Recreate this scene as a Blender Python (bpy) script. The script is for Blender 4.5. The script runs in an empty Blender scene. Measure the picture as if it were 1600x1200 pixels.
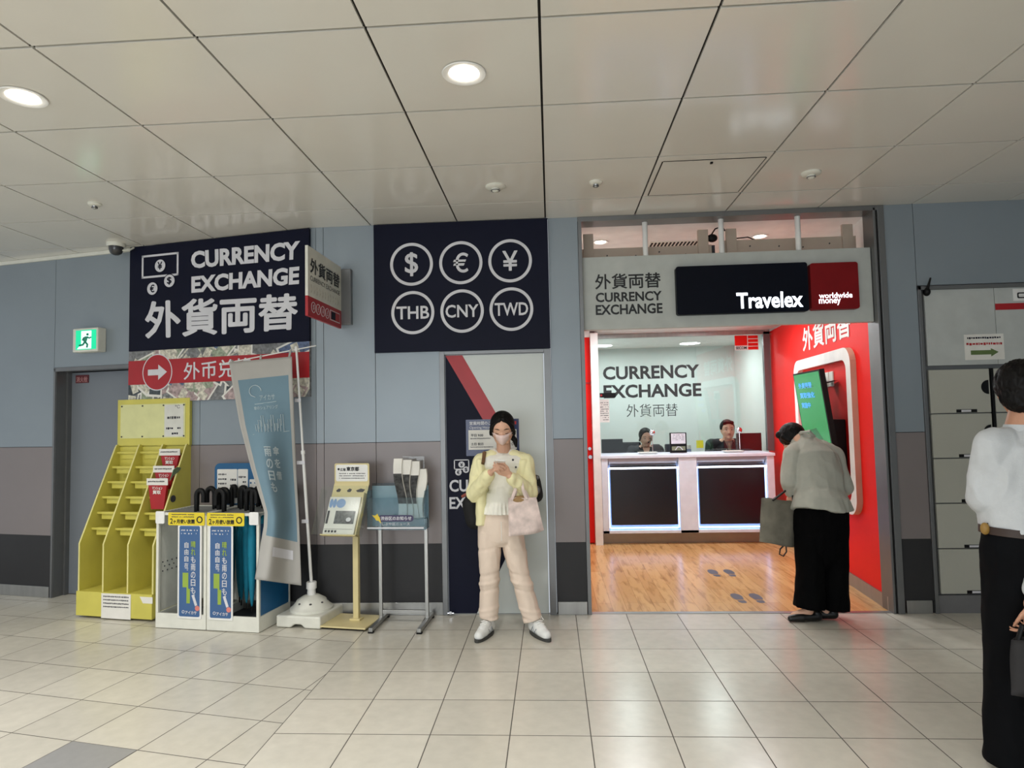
import bpy, bmesh, math, random
from math import sin, cos, pi, radians, sqrt, atan2
from mathutils import Vector, Matrix, Quaternion, noise
random.seed(7)
SC = bpy.context.scene
COL = SC.collection
V = Vector
# ------------------------------------------------------------------ camera
FPX = 1003.0; CAM_H = 1.55
YAW, PITCH, ROLL = -.0595, .0555, -.0211
_r = V((cos(YAW), -sin(YAW), 0)); _f = V((sin(YAW)*cos(PITCH), cos(YAW)*cos(PITCH), sin(PITCH))); _u = _r.cross(_f)
CR = _r*cos(ROLL)+_u*sin(ROLL); CU = -_r*sin(ROLL)+_u*cos(ROLL); CF = _f
EYE = V((0, 0, CAM_H))
cd = bpy.data.cameras.new('camera'); cam = bpy.data.objects.new('camera', cd); COL.objects.link(cam)
cd.sensor_fit = 'HORIZONTAL'; cd.sensor_width = 36.0; cd.lens = 36.0*FPX/1600.0; cd.clip_start = .05; cd.clip_end = 200
cam.matrix_world = Matrix(((CR.x, CU.x, -CF.x, 0), (CR.y, CU.y, -CF.y, 0), (CR.z, CU.z, -CF.z, CAM_H), (0, 0, 0, 1)))
SC.camera = cam
# ------------------------------------------------------------------ world, exposure, lamps of the hall and the shop
SC.view_settings.view_transform = 'Standard'; SC.view_settings.look = 'None'
SC.view_settings.gamma = 1.0; SC.view_settings.use_curve_mapping = False
SC.view_settings.exposure = 0.0
try:
    SC.cycles.use_denoising = True
    SC.cycles.max_bounces = 7; SC.cycles.diffuse_bounces = 4; SC.cycles.transparent_max_bounces = 16
    SC.cycles.sample_clamp_indirect = 6.0; SC.cycles.blur_glossy = 1.0
    SC.cycles.caustics_reflective = False; SC.cycles.caustics_refractive = False
except Exception:
    pass
W_ = bpy.data.worlds.new('world'); SC.world = W_; W_.use_nodes = True
W_.node_tree.nodes['Background'].inputs[0].default_value = (.86, .93, 1.0, 1)
W_.node_tree.nodes['Background'].inputs[1].default_value = .72
def lamp(name, kind, loc, energy, color=(1, 1, 1), size=.12, target=None, spot=None, blend=.6, size_y=None):
    l = bpy.data.lights.new(name, kind); l.energy = energy; l.color = color
    if kind == 'AREA':
        l.size = size
        if size_y: l.shape = 'RECTANGLE'; l.size_y = size_y
        else: l.shape = 'DISK'
    else: l.shadow_soft_size = size
    if kind == 'SPOT': l.spot_size = radians(spot or 120); l.spot_blend = blend
    o = bpy.data.objects.new(name, l); COL.objects.link(o); o.location = loc
    d = (V(target)-V(loc)) if target else V((0, 0, -1))
    o.rotation_euler = d.to_track_quat('-Z', 'Y').to_euler()
    return o
WARM = (1.0, .97, .93)
# ceiling downlights: every third panel of the hall ceiling
DOWN = [(-2.56, 2.93), (-.371, 2.93)]
for x, y in DOWN: lamp('downlight_lamp', 'SPOT', (x, y, 3.165), 80, WARM, .07, spot=145, blend=.8)
for x, y in [(-2.56, .75), (-.371, .75), (-4.75, .75), (-4.75, 2.93)]:
    lamp('downlight_lamp', 'SPOT', (x, y, 3.165), 160, WARM, .07, spot=145, blend=.8)
for x, y in [(-4.0, -1.4), (-1.5, -1.4), (.8, -1.4)]: lamp('downlight_lamp', 'SPOT', (x, y, 3.165), 120, WARM, .07, spot=150, blend=.8)
# fill lamp added unseen behind the viewer to brighten ceiling and walls
lamp('hall_fill_lamp', 'AREA', (-2.2, -4.6, 1.5), 150, (.9, .96, 1.0), 5.5, target=(-1.2, 5, 2.1), size_y=2.2)
lamp('downlight_lamp', 'SPOT', (1.82, .75, 3.165), 10, WARM, .07, spot=145, blend=.8)
# shop downlights
for x, y in [(.487, 5.81), (1.912, 5.815)]: lamp('shop_downlight_lamp', 'SPOT', (x, y, 3.13), 40, (1, .97, .93), .06, spot=150, blend=.7)
for x, y in [(.8, 7.2), (2.1, 7.2)]: lamp('shop_ceiling_lamp', 'AREA', (x, y, 2.63), 19, (.95, .97, 1), .3)
for x, y in [(1.0, 9.3), (2.2, 9.3)]: lamp('office_lamp', 'AREA', (x, y, 2.6), 20, (.96, 1, 1), .4)

# ------------------------------------------------------------------ pixel -> point on a known surface
def ray(px, py): return CR*((px-800)/FPX)+CU*((600-py)/FPX)+CF
def onY(px, py, y): d = ray(px, py); return EYE+d*(y/d.y)
def onZ(px, py, z): d = ray(px, py); return EYE+d*((z-CAM_H)/d.z)
class Fr:
    """upright plane: origin o, horizontal axis u, normal n toward the viewer"""
    def __init__(s, o, u, flip=1):
        s.o = V(o); s.u = V((u[0], u[1], 0)).normalized(); s.v = V((0, 0, 1)); s.n = V((s.u.y, -s.u.x, 0))*flip
    def p(s, a, b, d=0): return s.o+s.u*a+s.v*b+s.n*d
    def uv(s, px, py, d=0):
        r = ray(px, py); t = ((s.o+s.n*d-EYE).dot(s.n))/r.dot(s.n); q = EYE+r*t-s.o
        return q.dot(s.u), q.dot(s.v)
MAIN_Y = 5.19; CEIL = 3.19
KINK = V((-1.93, 5.19, 0))
FM = Fr((0, MAIN_Y, 0), (1, 0))
FL = Fr(KINK, (1, -.205))           # left wall; u negative to the left
# ------------------------------------------------------------------ materials
def lin(c):
    c = c/255.0
    return c/12.92 if c <= .04045 else ((c+.055)/1.055)**2.4
def rgb(r, g, b): return (lin(r), lin(g), lin(b), 1)
MATS = {}
def mat(name, col, rough=.5, metal=0, var=.06, scale=8, bump=0, bscale=60, spec=.5, emit=None, estr=0, stretch=None, coat=0):
    if name in MATS: return MATS[name]
    m = bpy.data.materials.new(name); m.use_nodes = True; nt = m.node_tree; b = nt.nodes['Principled BSDF']
    c = rgb(*col)
    b.inputs['Roughness'].default_value = rough; b.inputs['Metallic'].default_value = metal
    b.inputs['Specular IOR Level'].default_value = spec; b.inputs['Coat Weight'].default_value = coat
    tc = nt.nodes.new('ShaderNodeTexCoord'); mp = nt.nodes.new('ShaderNodeMapping'); nt.links.new(tc.outputs['Object'], mp.inputs[0])
    if stretch: mp.inputs['Scale'].default_value = stretch
    n = nt.nodes.new('ShaderNodeTexNoise'); n.inputs['Scale'].default_value = scale; n.inputs['Detail'].default_value = 4
    nt.links.new(mp.outputs[0], n.inputs['Vector'])
    r = nt.nodes.new('ShaderNodeValToRGB')
    r.color_ramp.elements[0].position = .3; r.color_ramp.elements[1].position = .7
    r.color_ramp.elements[0].color = (c[0]*(1-var), c[1]*(1-var), c[2]*(1-var), 1)
    r.color_ramp.elements[1].color = (min(1, c[0]*(1+var)), min(1, c[1]*(1+var)), min(1, c[2]*(1+var)), 1)
    nt.links.new(n.outputs['Fac'], r.inputs[0]); nt.links.new(r.outputs[0], b.inputs['Base Color'])
    if bump:
        n2 = nt.nodes.new('ShaderNodeTexNoise'); n2.inputs['Scale'].default_value = bscale; n2.inputs['Detail'].default_value = 3
        nt.links.new(mp.outputs[0], n2.inputs['Vector'])
        bp = nt.nodes.new('ShaderNodeBump'); bp.inputs['Strength'].default_value = bump; bp.inputs['Distance'].default_value = .01
        nt.links.new(n2.outputs['Fac'], bp.inputs['Height']); nt.links.new(bp.outputs[0], b.inputs['Normal'])
    if emit:
        b.inputs['Emission Color'].default_value = rgb(*emit); b.inputs['Emission Strength'].default_value = estr
    MATS[name] = m; return m
def glassmat(name, tint=(235, 245, 245), refl=.08, rough=.02):
    m = bpy.data.materials.new(name); m.use_nodes = True; nt = m.node_tree
    for n in list(nt.nodes): nt.nodes.remove(n)
    o = nt.nodes.new('ShaderNodeOutputMaterial'); t = nt.nodes.new('ShaderNodeBsdfTransparent'); g = nt.nodes.new('ShaderNodeBsdfGlossy')
    t.inputs[0].default_value = rgb(*tint); g.inputs['Roughness'].default_value = rough
    f = nt.nodes.new('ShaderNodeLayerWeight'); f.inputs[0].default_value = .5; pw = nt.nodes.new('ShaderNodeMath'); pw.operation = 'POWER'; pw.inputs[1].default_value = 4; nt.links.new(f.outputs['Facing'], pw.inputs[0])
    a = nt.nodes.new('ShaderNodeMath'); a.operation = 'MULTIPLY_ADD'; a.inputs[1].default_value = .6; a.inputs[2].default_value = refl*.6; a.use_clamp = True
    nt.links.new(pw.outputs[0], a.inputs[0])
    mx = nt.nodes.new('ShaderNodeMixShader'); nt.links.new(a.outputs[0], mx.inputs[0]); nt.links.new(t.outputs[0], mx.inputs[1]); nt.links.new(g.outputs[0], mx.inputs[2])
    nt.links.new(mx.outputs[0], o.inputs[0]); MATS[name] = m; return m
def tilemat(name, col, size, off=(0, 0), rough=.22, grout=(88, 84, 78), mort=.0035, var=.05):
    m = bpy.data.materials.new(name); m.use_nodes = True; nt = m.node_tree; b = nt.nodes['Principled BSDF']
    tc = nt.nodes.new('ShaderNodeTexCoord'); mp = nt.nodes.new('ShaderNodeMapping'); nt.links.new(tc.outputs['Object'], mp.inputs[0])
    mp.inputs['Location'].default_value = (-off[0], -off[1], 0)
    br = nt.nodes.new('ShaderNodeTexBrick'); br.offset = 0; br.squash = 1
    br.inputs['Scale'].default_value = 1; br.inputs['Brick Width'].default_value = size; br.inputs['Row Height'].default_value = size
    br.inputs['Mortar Size'].default_value = mort; br.inputs['Mortar Smooth'].default_value = .3; br.inputs['Bias'].default_value = 0
    c = rgb(*col)
    br.inputs['Color1'].default_value = (c[0]*(1-var), c[1]*(1-var), c[2]*(1-var), 1); br.inputs['Color2'].default_value = (c[0]*(1+var), c[1]*(1+var), c[2]*(1+var), 1)
    br.inputs['Mortar'].default_value = rgb(*grout)
    nt.links.new(mp.outputs[0], br.inputs[0])
    n = nt.nodes.new('ShaderNodeTexNoise'); n.inputs['Scale'].default_value = 14; n.inputs['Detail'].default_value = 8; nt.links.new(mp.outputs[0], n.inputs[0])
    n3 = nt.nodes.new('ShaderNodeTexNoise'); n3.inputs['Scale'].default_value = 1.3; n3.inputs['Detail'].default_value = 3; nt.links.new(mp.outputs[0], n3.inputs[0])
    ad = nt.nodes.new('ShaderNodeMath'); ad.operation = 'ADD'; nt.links.new(n.outputs['Fac'], ad.inputs[0]); nt.links.new(n3.outputs['Fac'], ad.inputs[1])
    mr = nt.nodes.new('ShaderNodeMapRange'); mr.inputs[1].default_value = .6; mr.inputs[2].default_value = 1.4; mr.inputs[3].default_value = .9; mr.inputs[4].default_value = 1.08
    nt.links.new(ad.outputs[0], mr.inputs[0])
    mx = nt.nodes.new('ShaderNodeMix'); mx.data_type = 'RGBA'; mx.blend_type = 'MULTIPLY'; mx.inputs[0].default_value = 1
    nt.links.new(br.outputs[0], mx.inputs[6]); nt.links.new(mr.outputs[0], mx.inputs[7]); nt.links.new(mx.outputs[2], b.inputs['Base Color'])
    mr2 = nt.nodes.new('ShaderNodeMapRange'); mr2.inputs[3].default_value = rough; mr2.inputs[4].default_value = .8
    nt.links.new(br.outputs['Fac'], mr2.inputs[0]); nt.links.new(mr2.outputs[0], b.inputs['Roughness'])
    bp = nt.nodes.new('ShaderNodeBump'); bp.inputs['Strength'].default_value = .5; bp.inputs['Distance'].default_value = .002; bp.invert = True
    nt.links.new(br.outputs['Fac'], bp.inputs['Height']); nt.links.new(bp.outputs[0], b.inputs['Normal'])
    MATS[name] = m; return m
def woodfloor(name):
    m = bpy.data.materials.new(name); m.use_nodes = True; nt = m.node_tree; b = nt.nodes['Principled BSDF']; b.inputs['Roughness'].default_value = .24
    tc = nt.nodes.new('ShaderNodeTexCoord'); mp = nt.nodes.new('ShaderNodeMapping'); nt.links.new(tc.outputs['Object'], mp.inputs[0])
    mp.inputs['Rotation'].default_value = (0, 0, radians(90))
    br = nt.nodes.new('ShaderNodeTexBrick'); br.offset = .37; br.inputs['Scale'].default_value = 1
    br.inputs['Brick Width'].default_value = 1.1; br.inputs['Row Height'].default_value = .115; br.inputs['Mortar Size'].default_value = .0012
    br.inputs['Color1'].default_value = rgb(206, 158, 98); br.inputs['Color2'].default_value = rgb(224, 180, 120); br.inputs['Mortar'].default_value = rgb(150, 105, 60)
    nt.links.new(mp.outputs[0], br.inputs[0])
    mp2 = nt.nodes.new('ShaderNodeMapping'); mp2.inputs['Scale'].default_value = (14, 2.2, 1); nt.links.new(tc.outputs['Object'], mp2.inputs[0])
    n = nt.nodes.new('ShaderNodeTexNoise'); n.inputs['Scale'].default_value = 1.6; n.inputs['Detail'].default_value = 6; n.inputs['Distortion'].default_value = .6; nt.links.new(mp2.outputs[0], n.inputs[0])
    r = nt.nodes.new('ShaderNodeValToRGB'); r.color_ramp.elements[0].position = .3; r.color_ramp.elements[0].color = (.55, .45, .36, 1); r.color_ramp.elements[1].position = .5; r.color_ramp.elements[1].color = (1, 1, 1, 1)
    nt.links.new(n.outputs['Fac'], r.inputs[0])
    mx = nt.nodes.new('ShaderNodeMix'); mx.data_type = 'RGBA'; mx.blend_type = 'MULTIPLY'; mx.inputs[0].default_value = .8
    nt.links.new(br.outputs[0], mx.inputs[6]); nt.links.new(r.outputs[0], mx.inputs[7]); nt.links.new(mx.outputs[2], b.inputs['Base Color'])
    MATS[name] = m; return m
M = dict(
    wall_up=mat('wall_upper_metal', (140, 150, 158), .36, .2, .03, 2), wall_mid=mat('wall_mauve_panel', (132, 124, 124), .34, .1, .03, 2),
    wall_low=mat('wall_dark_panel', (48, 48, 50), .4, 0, .08, 3, spec=.25), steel=mat('brushed_steel', (165, 165, 163), .32, .85, .08, 20, stretch=(1, 1, .1)),
    jamb=mat('jamb_grey', (120, 121, 122), .35, .6, .04, 6), gap=mat('gap_black', (14, 14, 14), .8),
    ceil=mat('ceiling_panel', (224, 221, 213), .16, .0, .015, 2.5), ceilback=mat('ceiling_gap', (22, 20, 17), .8),
    cwhite=mat('counter_white', (218, 226, 240), .4),
    white=mat('white_paint', (232, 232, 230), .4), offwhite=mat('aged_white', (222, 222, 212), .45, 0, .05, 12),
    navy=mat('navy_print', (15, 18, 38), .5, 0, .1, 3, spec=.15), lite=mat('light_grey_print', (214, 214, 220), .45), black=mat('black_print', (14, 14, 16), .4),
    red=mat('red_print', (170, 28, 36), .4), redwall=mat('red_wall', (232, 26, 20), .55, 0, .03, 4, spec=.25), signgrey=mat('fascia_grey', (186, 190, 186), .4),
    tile=tilemat('floor_tile', (204, 200, 188), .3965, (.157, 3.24), mort=.0032), tile2=tilemat('floor_tile_angled', (204, 200, 188), .3965, (0, 0), mort=.0032),
    tiledark=mat('floor_tile_dark', (150, 150, 150), .3, 0, .04, 20),
    wood=woodfloor('shop_wood_floor'), yellow=mat('yellow_ply', (205, 196, 92), .45, 0, .06, 6), yellowedge=mat('yellow_edge', (222, 214, 140), .5),
    cream=mat('cream_steel', (214, 200, 150), .42, 0, .05, 10), blue=mat('cobalt_blue', (20, 92, 140), .4), teal=mat('teal_fabric', (0, 122, 150), .75, 0, .1, 20, bump=.3, bscale=90),
    blk=mat('black_plastic', (11, 11, 12), .5, spec=.25), glass=glassmat('shop_glass', (240, 245, 244), .09), acryl=glassmat('clear_acrylic', (250, 252, 251), .05, .12),
    bluacr=glassmat('blue_acrylic', (226, 236, 240), .06), paper=mat('paper', (228, 226, 220), .7), ink=mat('printed_ink', (60, 60, 66), .7),
    skin=mat('skin', (214, 168, 142), .5, 0, .04, 20), skin2=mat('skin_tan', (196, 144, 116), .5, 0, .04, 20), hair=mat('black_hair', (11, 9, 9), .5, 0, .3, 40, bump=.2, bscale=120, stretch=(1, 1, .2), spec=.18),
    lamp=mat('lamp_glow', (255, 255, 255), .5, emit=(255, 244, 225), estr=14), led=mat('led_strip', (255, 255, 255), .5, emit=(140, 185, 255), estr=3.2),
    ledw=mat('led_strip_white', (255, 255, 255), .5, emit=(225, 238, 255), estr=4.5), litw=mat('lit_letters', (255, 255, 255), .5, emit=(235, 245, 255), estr=3.2),
    mint=mat('office_wall', (212, 220, 217), .5, 0, .02, 2), chrome=mat('chrome', (220, 220, 225), .08, 1), darkred=mat('dark_red_panel', (60, 12, 18), .3),
)
# ------------------------------------------------------------------ mesh builder
class MB:
    def __init__(s): s.v = []; s.f = []; s.m = []; s.ms = []
    def mi(s, m):
        if m not in s.ms: s.ms.append(m)
        return s.ms.index(m)
    def poly(s, pts, m, faces=None):
        k = len(s.v); s.v += [V(p) for p in pts]; i = s.mi(m)
        for f in (faces or [range(len(pts))]): s.f.append([k+j for j in f]); s.m.append(i)
        return s
    def hexa(s, p, m):      # p: 8 points, 0-3 one face, 4-7 the opposite
        return s.poly(p, m, [(0, 1, 2, 3), (7, 6, 5, 4), (0, 4, 5, 1), (1, 5, 6, 2), (2, 6, 7, 3), (3, 7, 4, 0)])
    def box(s, a, b, m, R=None, o=None):
        a = V(a); b = V(b)
        p = [V((x, y, z)) for z in (a.z, b.z) for x, y in ((a.x, a.y), (b.x, a.y), (b.x, b.y), (a.x, b.y))]
        if R: p = [R @ q for q in p]
        if o: p = [q+V(o) for q in p]
        return s.hexa(p, m)
    def fbox(s, f, u0, v0, u1, v1, d0, d1, m):
        return s.hexa([f.p(u0, v0, d0), f.p(u1, v0, d0), f.p(u1, v1, d0), f.p(u0, v1, d0), f.p(u0, v0, d1), f.p(u1, v0, d1), f.p(u1, v1, d1), f.p(u0, v1, d1)], m)
    def fprism(s, f, pts, d0, d1, m):   # pts 2d polygon in frame coordinates
        n = len(pts); a = [f.p(u, v, d0) for u, v in pts]; b = [f.p(u, v, d1) for u, v in pts]
        return s.poly(a+b, m, [tuple(range(n)), tuple(reversed(range(n, 2*n)))]+[(i, (i+1) % n, (i+1) % n+n, i+n) for i in range(n)])
    def tube(s, pts, r, m, n=12, cap=True, flat=None, ref=None):
        pts = [V(p) for p in pts]; k = len(pts); rs = r if isinstance(r, (list, tuple)) else [r]*k
        rings = []; prev = None
        for i, p in enumerate(pts):
            t = (pts[min(i+1, k-1)]-pts[max(i-1, 0)]).normalized()
            if prev is None:
                a = V(ref) if ref else (V((0, 0, 1)) if abs(t.z) < .9 else V((0, 1, 0)))
                x = a.cross(t).normalized() if not ref else (a-t*a.dot(t)).normalized()
            else: x = (prev-t*prev.dot(t)).normalized()
            prev = x; y = t.cross(x)
            rr = rs[i]; ra, rb = rr if isinstance(rr, tuple) else (rr, rr)
            rings.append([p+x*(ra*cos(2*pi*j/n))+y*(rb*sin(2*pi*j/n)) for j in range(n)])
        P = [q for g in rings for q in g]; F = []
        for i in range(k-1):
            for j in range(n): F.append((i*n+j, i*n+(j+1) % n, (i+1)*n+(j+1) % n, (i+1)*n+j))
        if cap: F.append(tuple(reversed(range(n)))); F.append(tuple((k-1)*n+j for j in range(n)))
        return s.poly(P, m, F)
    def lathe(s, o, prof, m, n=32, axis=(0, 0, 1)):  # prof (r, h)
        q = V((0, 0, 1)).rotation_difference(V(axis)); P = []; F = []
        for r, h in prof:
            for j in range(n): P.append(V(o)+q @ V((r*cos(2*pi*j/n), r*sin(2*pi*j/n), h)))
        for i in range(len(prof)-1):
            for j in range(n): F.append((i*n+j, i*n+(j+1) % n, (i+1)*n+(j+1) % n, (i+1)*n+j))
        F.append(tuple(reversed(range(n)))); F.append(tuple((len(prof)-1)*n+j for j in range(n)))
        return s.poly(P, m, F)
    def caps(s, p0, r0, p1, r1, m, n=14):    # round cone
        p0 = V(p0); p1 = V(p1); d = p1-p0; L = d.length
        if L < 1e-6: d = V((0, 0, 1)); L = 1e-6
        t = d.normalized(); pts = []; rs = []
        for i in range(5): a = -pi/2+pi/2*i/4; pts.append(p0+t*(r0*sin(a))); rs.append(max(1e-4, r0*cos(a)))
        for i in range(5): a = pi/2*i/4; pts.append(p1+t*(r1*sin(a))); rs.append(max(1e-4, r1*cos(a)))
        x = t.orthogonal().normalized(); y = t.cross(x); P = []; F = []
        for p, r in zip(pts, rs): P += [p+x*(r*cos(2*pi*j/n))+y*(r*sin(2*pi*j/n)) for j in range(n)]
        for i in range(9):
            for j in range(n): F.append((i*n+j, i*n+(j+1) % n, (i+1)*n+(j+1) % n, (i+1)*n+j))
        F.append(tuple(reversed(range(n)))); F.append(tuple(9*n+j for j in range(n)))
        return s.poly(P, m, F)
    def ell(s, c, r, m, R=None, n=18, k=12):
        P = []; F = []
        for i in range(k+1):
            a = -pi/2+pi*i/k
            for j in range(n):
                q = V((r[0]*max(.001, cos(a))*cos(2*pi*j/n), r[1]*max(.001, cos(a))*sin(2*pi*j/n), r[2]*sin(a)))
                P.append(V(c)+(R @ q if R else q))
        for i in range(k):
            for j in range(n): F.append((i*n+j, i*n+(j+1) % n, (i+1)*n+(j+1) % n, (i+1)*n+j))
        F.append(tuple(reversed(range(n)))); F.append(tuple(k*n+j for j in range(n)))
        return s.poly(P, m, F)
    def mesh(s, name):
        me = bpy.data.meshes.new(name); me.from_pydata([tuple(p) for p in s.v], [], s.f)
        for m in s.ms: me.materials.append(m)
        for p, i in zip(me.polygons, s.m): p.material_index = i
        me.update(); return me
    def build(s, name, parent=None, smooth=False, bevel=0, label=None, fix=True):
        me = s.mesh(name); bm = bmesh.new(); bm.from_mesh(me)
        if fix: bmesh.ops.recalc_face_normals(bm, faces=bm.faces)
        bm.to_mesh(me); bm.free()
        o = bpy.data.objects.new(name, me); COL.objects.link(o)
        if parent: attach(o, parent)
        if smooth:
            for p in me.polygons: p.use_smooth = True
            if smooth != 'all':
                try: me.set_sharp_from_angle(angle=radians(40))
                except Exception: pass
        if bevel:
            b = o.modifiers.new('bevel', 'BEVEL'); b.width = bevel; b.segments = 2; b.limit_method = 'ANGLE'
        if label: o['label'] = label
        return o
def attach(o, parent):
    o.parent = parent; o.matrix_parent_inverse = wm(parent).inverted()
def wm(o):
    m = o.matrix_basis.copy()
    if o.parent: m = wm(o.parent) @ o.matrix_parent_inverse @ m
    return m
def tag(o, label, cat, group=None):
    o['label'] = label; o['category'] = cat
    if group: o['group'] = group
    return o
def thing(name, loc, label, cat, group=None):
    o = bpy.data.objects.new(name, None); COL.objects.link(o); o.location = V(loc); o.empty_display_size = .1
    return tag(o, label, cat, group)
def struct(o): o['kind'] = 'structure'; return o
def copy_tree(root, delta, label, group=None, rot=None):
    r = root.copy(); COL.objects.link(r); r.location = root.location+V(delta); r['label'] = label
    if rot is not None: r.rotation_euler = rot
    def rec(a, b):
        for ch in a.children:
            c = ch.copy(); COL.objects.link(c); c.parent = b; c.matrix_parent_inverse = ch.matrix_parent_inverse.copy(); rec(ch, c)
    rec(root, r); return r
# ------------------------------------------------------------------ lettering
_T = {}
def text2d(body, bold=0, space=1.0, lead=1.0, align='LEFT'):
    k = (body, bold, space, lead, align)
    if k in _T: return _T[k]
    if bold > 0 and any(ord(ch) > 0x2fff or ch in '€$¥£' for ch in body):    # heavier strokes: the same outline laid round itself
        vs, fs, asp = text2d(body, 0, space, lead, align); n = len(vs); V2 = []; F2 = []
        for j in range(9):
            dx, dy = (0, 0) if j == 8 else (bold*1.0*cos(pi*j/4), bold*1.0*sin(pi*j/4))
            F2 += [tuple(q+len(V2) for q in f) for f in fs]; V2 += [(a+dx/asp, b+dy) for a, b in vs]
        g = [min(a for a, b in V2), max(a for a, b in V2), min(b for a, b in V2), max(b for a, b in V2)]
        _T[k] = ([((a-g[0])/(g[1]-g[0]), (b-g[2])/(g[3]-g[2])) for a, b in V2], F2, asp); return _T[k]
    c = bpy.data.curves.new('t', 'FONT'); c.body = body; c.offset = bold; c.space_character = space; c.space_line = lead; c.resolution_u = 3; c.align_x = align
    o = bpy.data.objects.new('t', c); COL.objects.link(o); bpy.context.view_layer.update()
    me = o.evaluated_get(bpy.context.evaluated_depsgraph_get()).to_mesh()
    vs = [(p.co.x, p.co.y) for p in me.vertices]; fs = [tuple(p.vertices) for p in me.polygons]
    bpy.data.objects.remove(o); bpy.data.curves.remove(c)
    x0 = min(a for a, b in vs); x1 = max(a for a, b in vs); y0 = min(b for a, b in vs); y1 = max(b for a, b in vs)
    r = ([((a-x0)/(x1-x0), (b-y0)/(y1-y0)) for a, b in vs], fs, (x1-x0)/(y1-y0)); _T[k] = r; return r
def put_text(mb, body, fn, m, bold=0, **k):
    """fn maps (s,t) in the unit square of the text block to a 3d point"""
    vs, fs, asp = text2d(body, bold, **k)
    pts = [fn(a, b) for a, b in vs]
    if bold > 0 and any(ord(ch) > 0x2fff or ch in '€$¥£' for ch in body):    # stack the copies a hair apart so that they do not coincide
        o = fn(0, 0); nn = (fn(.1, 0)-o).cross(fn(0, .1)-o)
        if nn.length > 1e-12:
            nn.normalize(); c = len(vs)//9; pts = [p+nn*(.00012*(i//c)) for i, p in enumerate(pts)]
    mb.poly(pts, m, fs)
def ftext(f, body, u0, v0, u1, v1, d, m, parent, name='lettering', bold=0, label=None, **k):
    mb = MB(); put_text(mb, body, lambda a, b: f.p(u0+(u1-u0)*a, v0+(v1-v0)*b, d), m, bold, **k)
    return mb.build(name, parent, label=label, fix=False)
def pxbox(f, x0, y0, x1, y1, d=0):   # pixel box -> frame rectangle
    a = f.uv(x0, (y1), d); b = f.uv(x1, y0, d); c = f.uv(x0, y0, d); e = f.uv(x1, y1, d)
    return (a[0]+c[0])/2, (a[1]+e[1])/2, (b[0]+e[0])/2, (b[1]+c[1])/2
def ring(mb, f, c, r, w, d0, d1, m, n=48):
    P = []; F = []
    for j in range(n):
        a = 2*pi*j/n
        for rr, d in ((r, d0), (r, d1), (r-w, d1), (r-w, d0)): P.append(f.p(c[0]+rr*cos(a), c[1]+rr*sin(a), d))
    for j in range(n):
        k = (j+1) % n
        for q in range(4): F.append((j*4+q, k*4+q, k*4+(q+1) % 4, j*4+(q+1) % 4))
    mb.poly(P, m, F)
def disc(mb, f, c, r, d0, d1, m, n=40, sy=1):
    mb.fprism(f, [(c[0]+r*cos(2*pi*j/n), c[1]+r*sy*sin(2*pi*j/n)) for j in range(n)], d0, d1, m)
def rrect(u0, v0, u1, v1, r, n=5):
    P = []
    for cx, cy, a0 in ((u1-r, v1-r, 0), (u0+r, v1-r, 90), (u0+r, v0+r, 180), (u1-r, v0+r, 270)):
        for i in range(n+1): a = radians(a0+90*i/n); P.append((cx+r*cos(a), cy+r*sin(a)))
    return P
def squiggle(mb, f, u0, v0, u1, v1, d, m, rows=3, seed=1, dens=.75):   # illegible small print: short strokes in rows
    rnd = random.Random(seed); h = (v1-v0)/rows
    for r in range(rows):
        vb = v1-(r+1)*h+h*.28; hh = h*.44; x = u0
        while x < u1-hh*.4:
            w = hh*(.35+rnd.random()*.7)
            if rnd.random() < dens: mb.fbox(f, x, vb+hh*rnd.random()*.25, min(u1, x+w), vb+hh*(.8+.2*rnd.random()), d, d+.0008, m)
            x += w+hh*.25

# ================================================================== SETTING
def left_y(x): return MAIN_Y+.205*(KINK.x-x) if x < KINK.x else MAIN_Y
# floor: straight grid in front of the shop, rotated grid along the left wall
mb = MB(); mb.poly([(-1.431, -5, 0), (7, -5, 0), (7, 5.25, 0), (-1.431, 5.25, 0)], M['tile']); struct(mb.build('floor', fix=False))
a2 = atan2(-.205, 1)
fo = bpy.data.objects.new('floor', None); bpy.data.objects.remove(fo)
org = V((-2.025, 3.066, 0)); Rz = Matrix.Rotation(-a2, 3, 'Z')
mb = MB(); mb.poly([Rz @ (V(p)-org) for p in ((-8, -5, 0), (-1.431, -5, 0), (-1.431, 5.25, 0), (-1.93, 5.5, 0), (-8, 6.9, 0))], M['tile2'])
o = struct(mb.build('floor', fix=False)); o.location = org; o.rotation_euler.z = a2
mb = MB(); mb.box((-.393, -.393, 0), (-.003, -.003, .0012), M['tiledark']); o = mb.build('floor'); o.location = org; o.rotation_euler.z = a2; struct(o)
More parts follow.
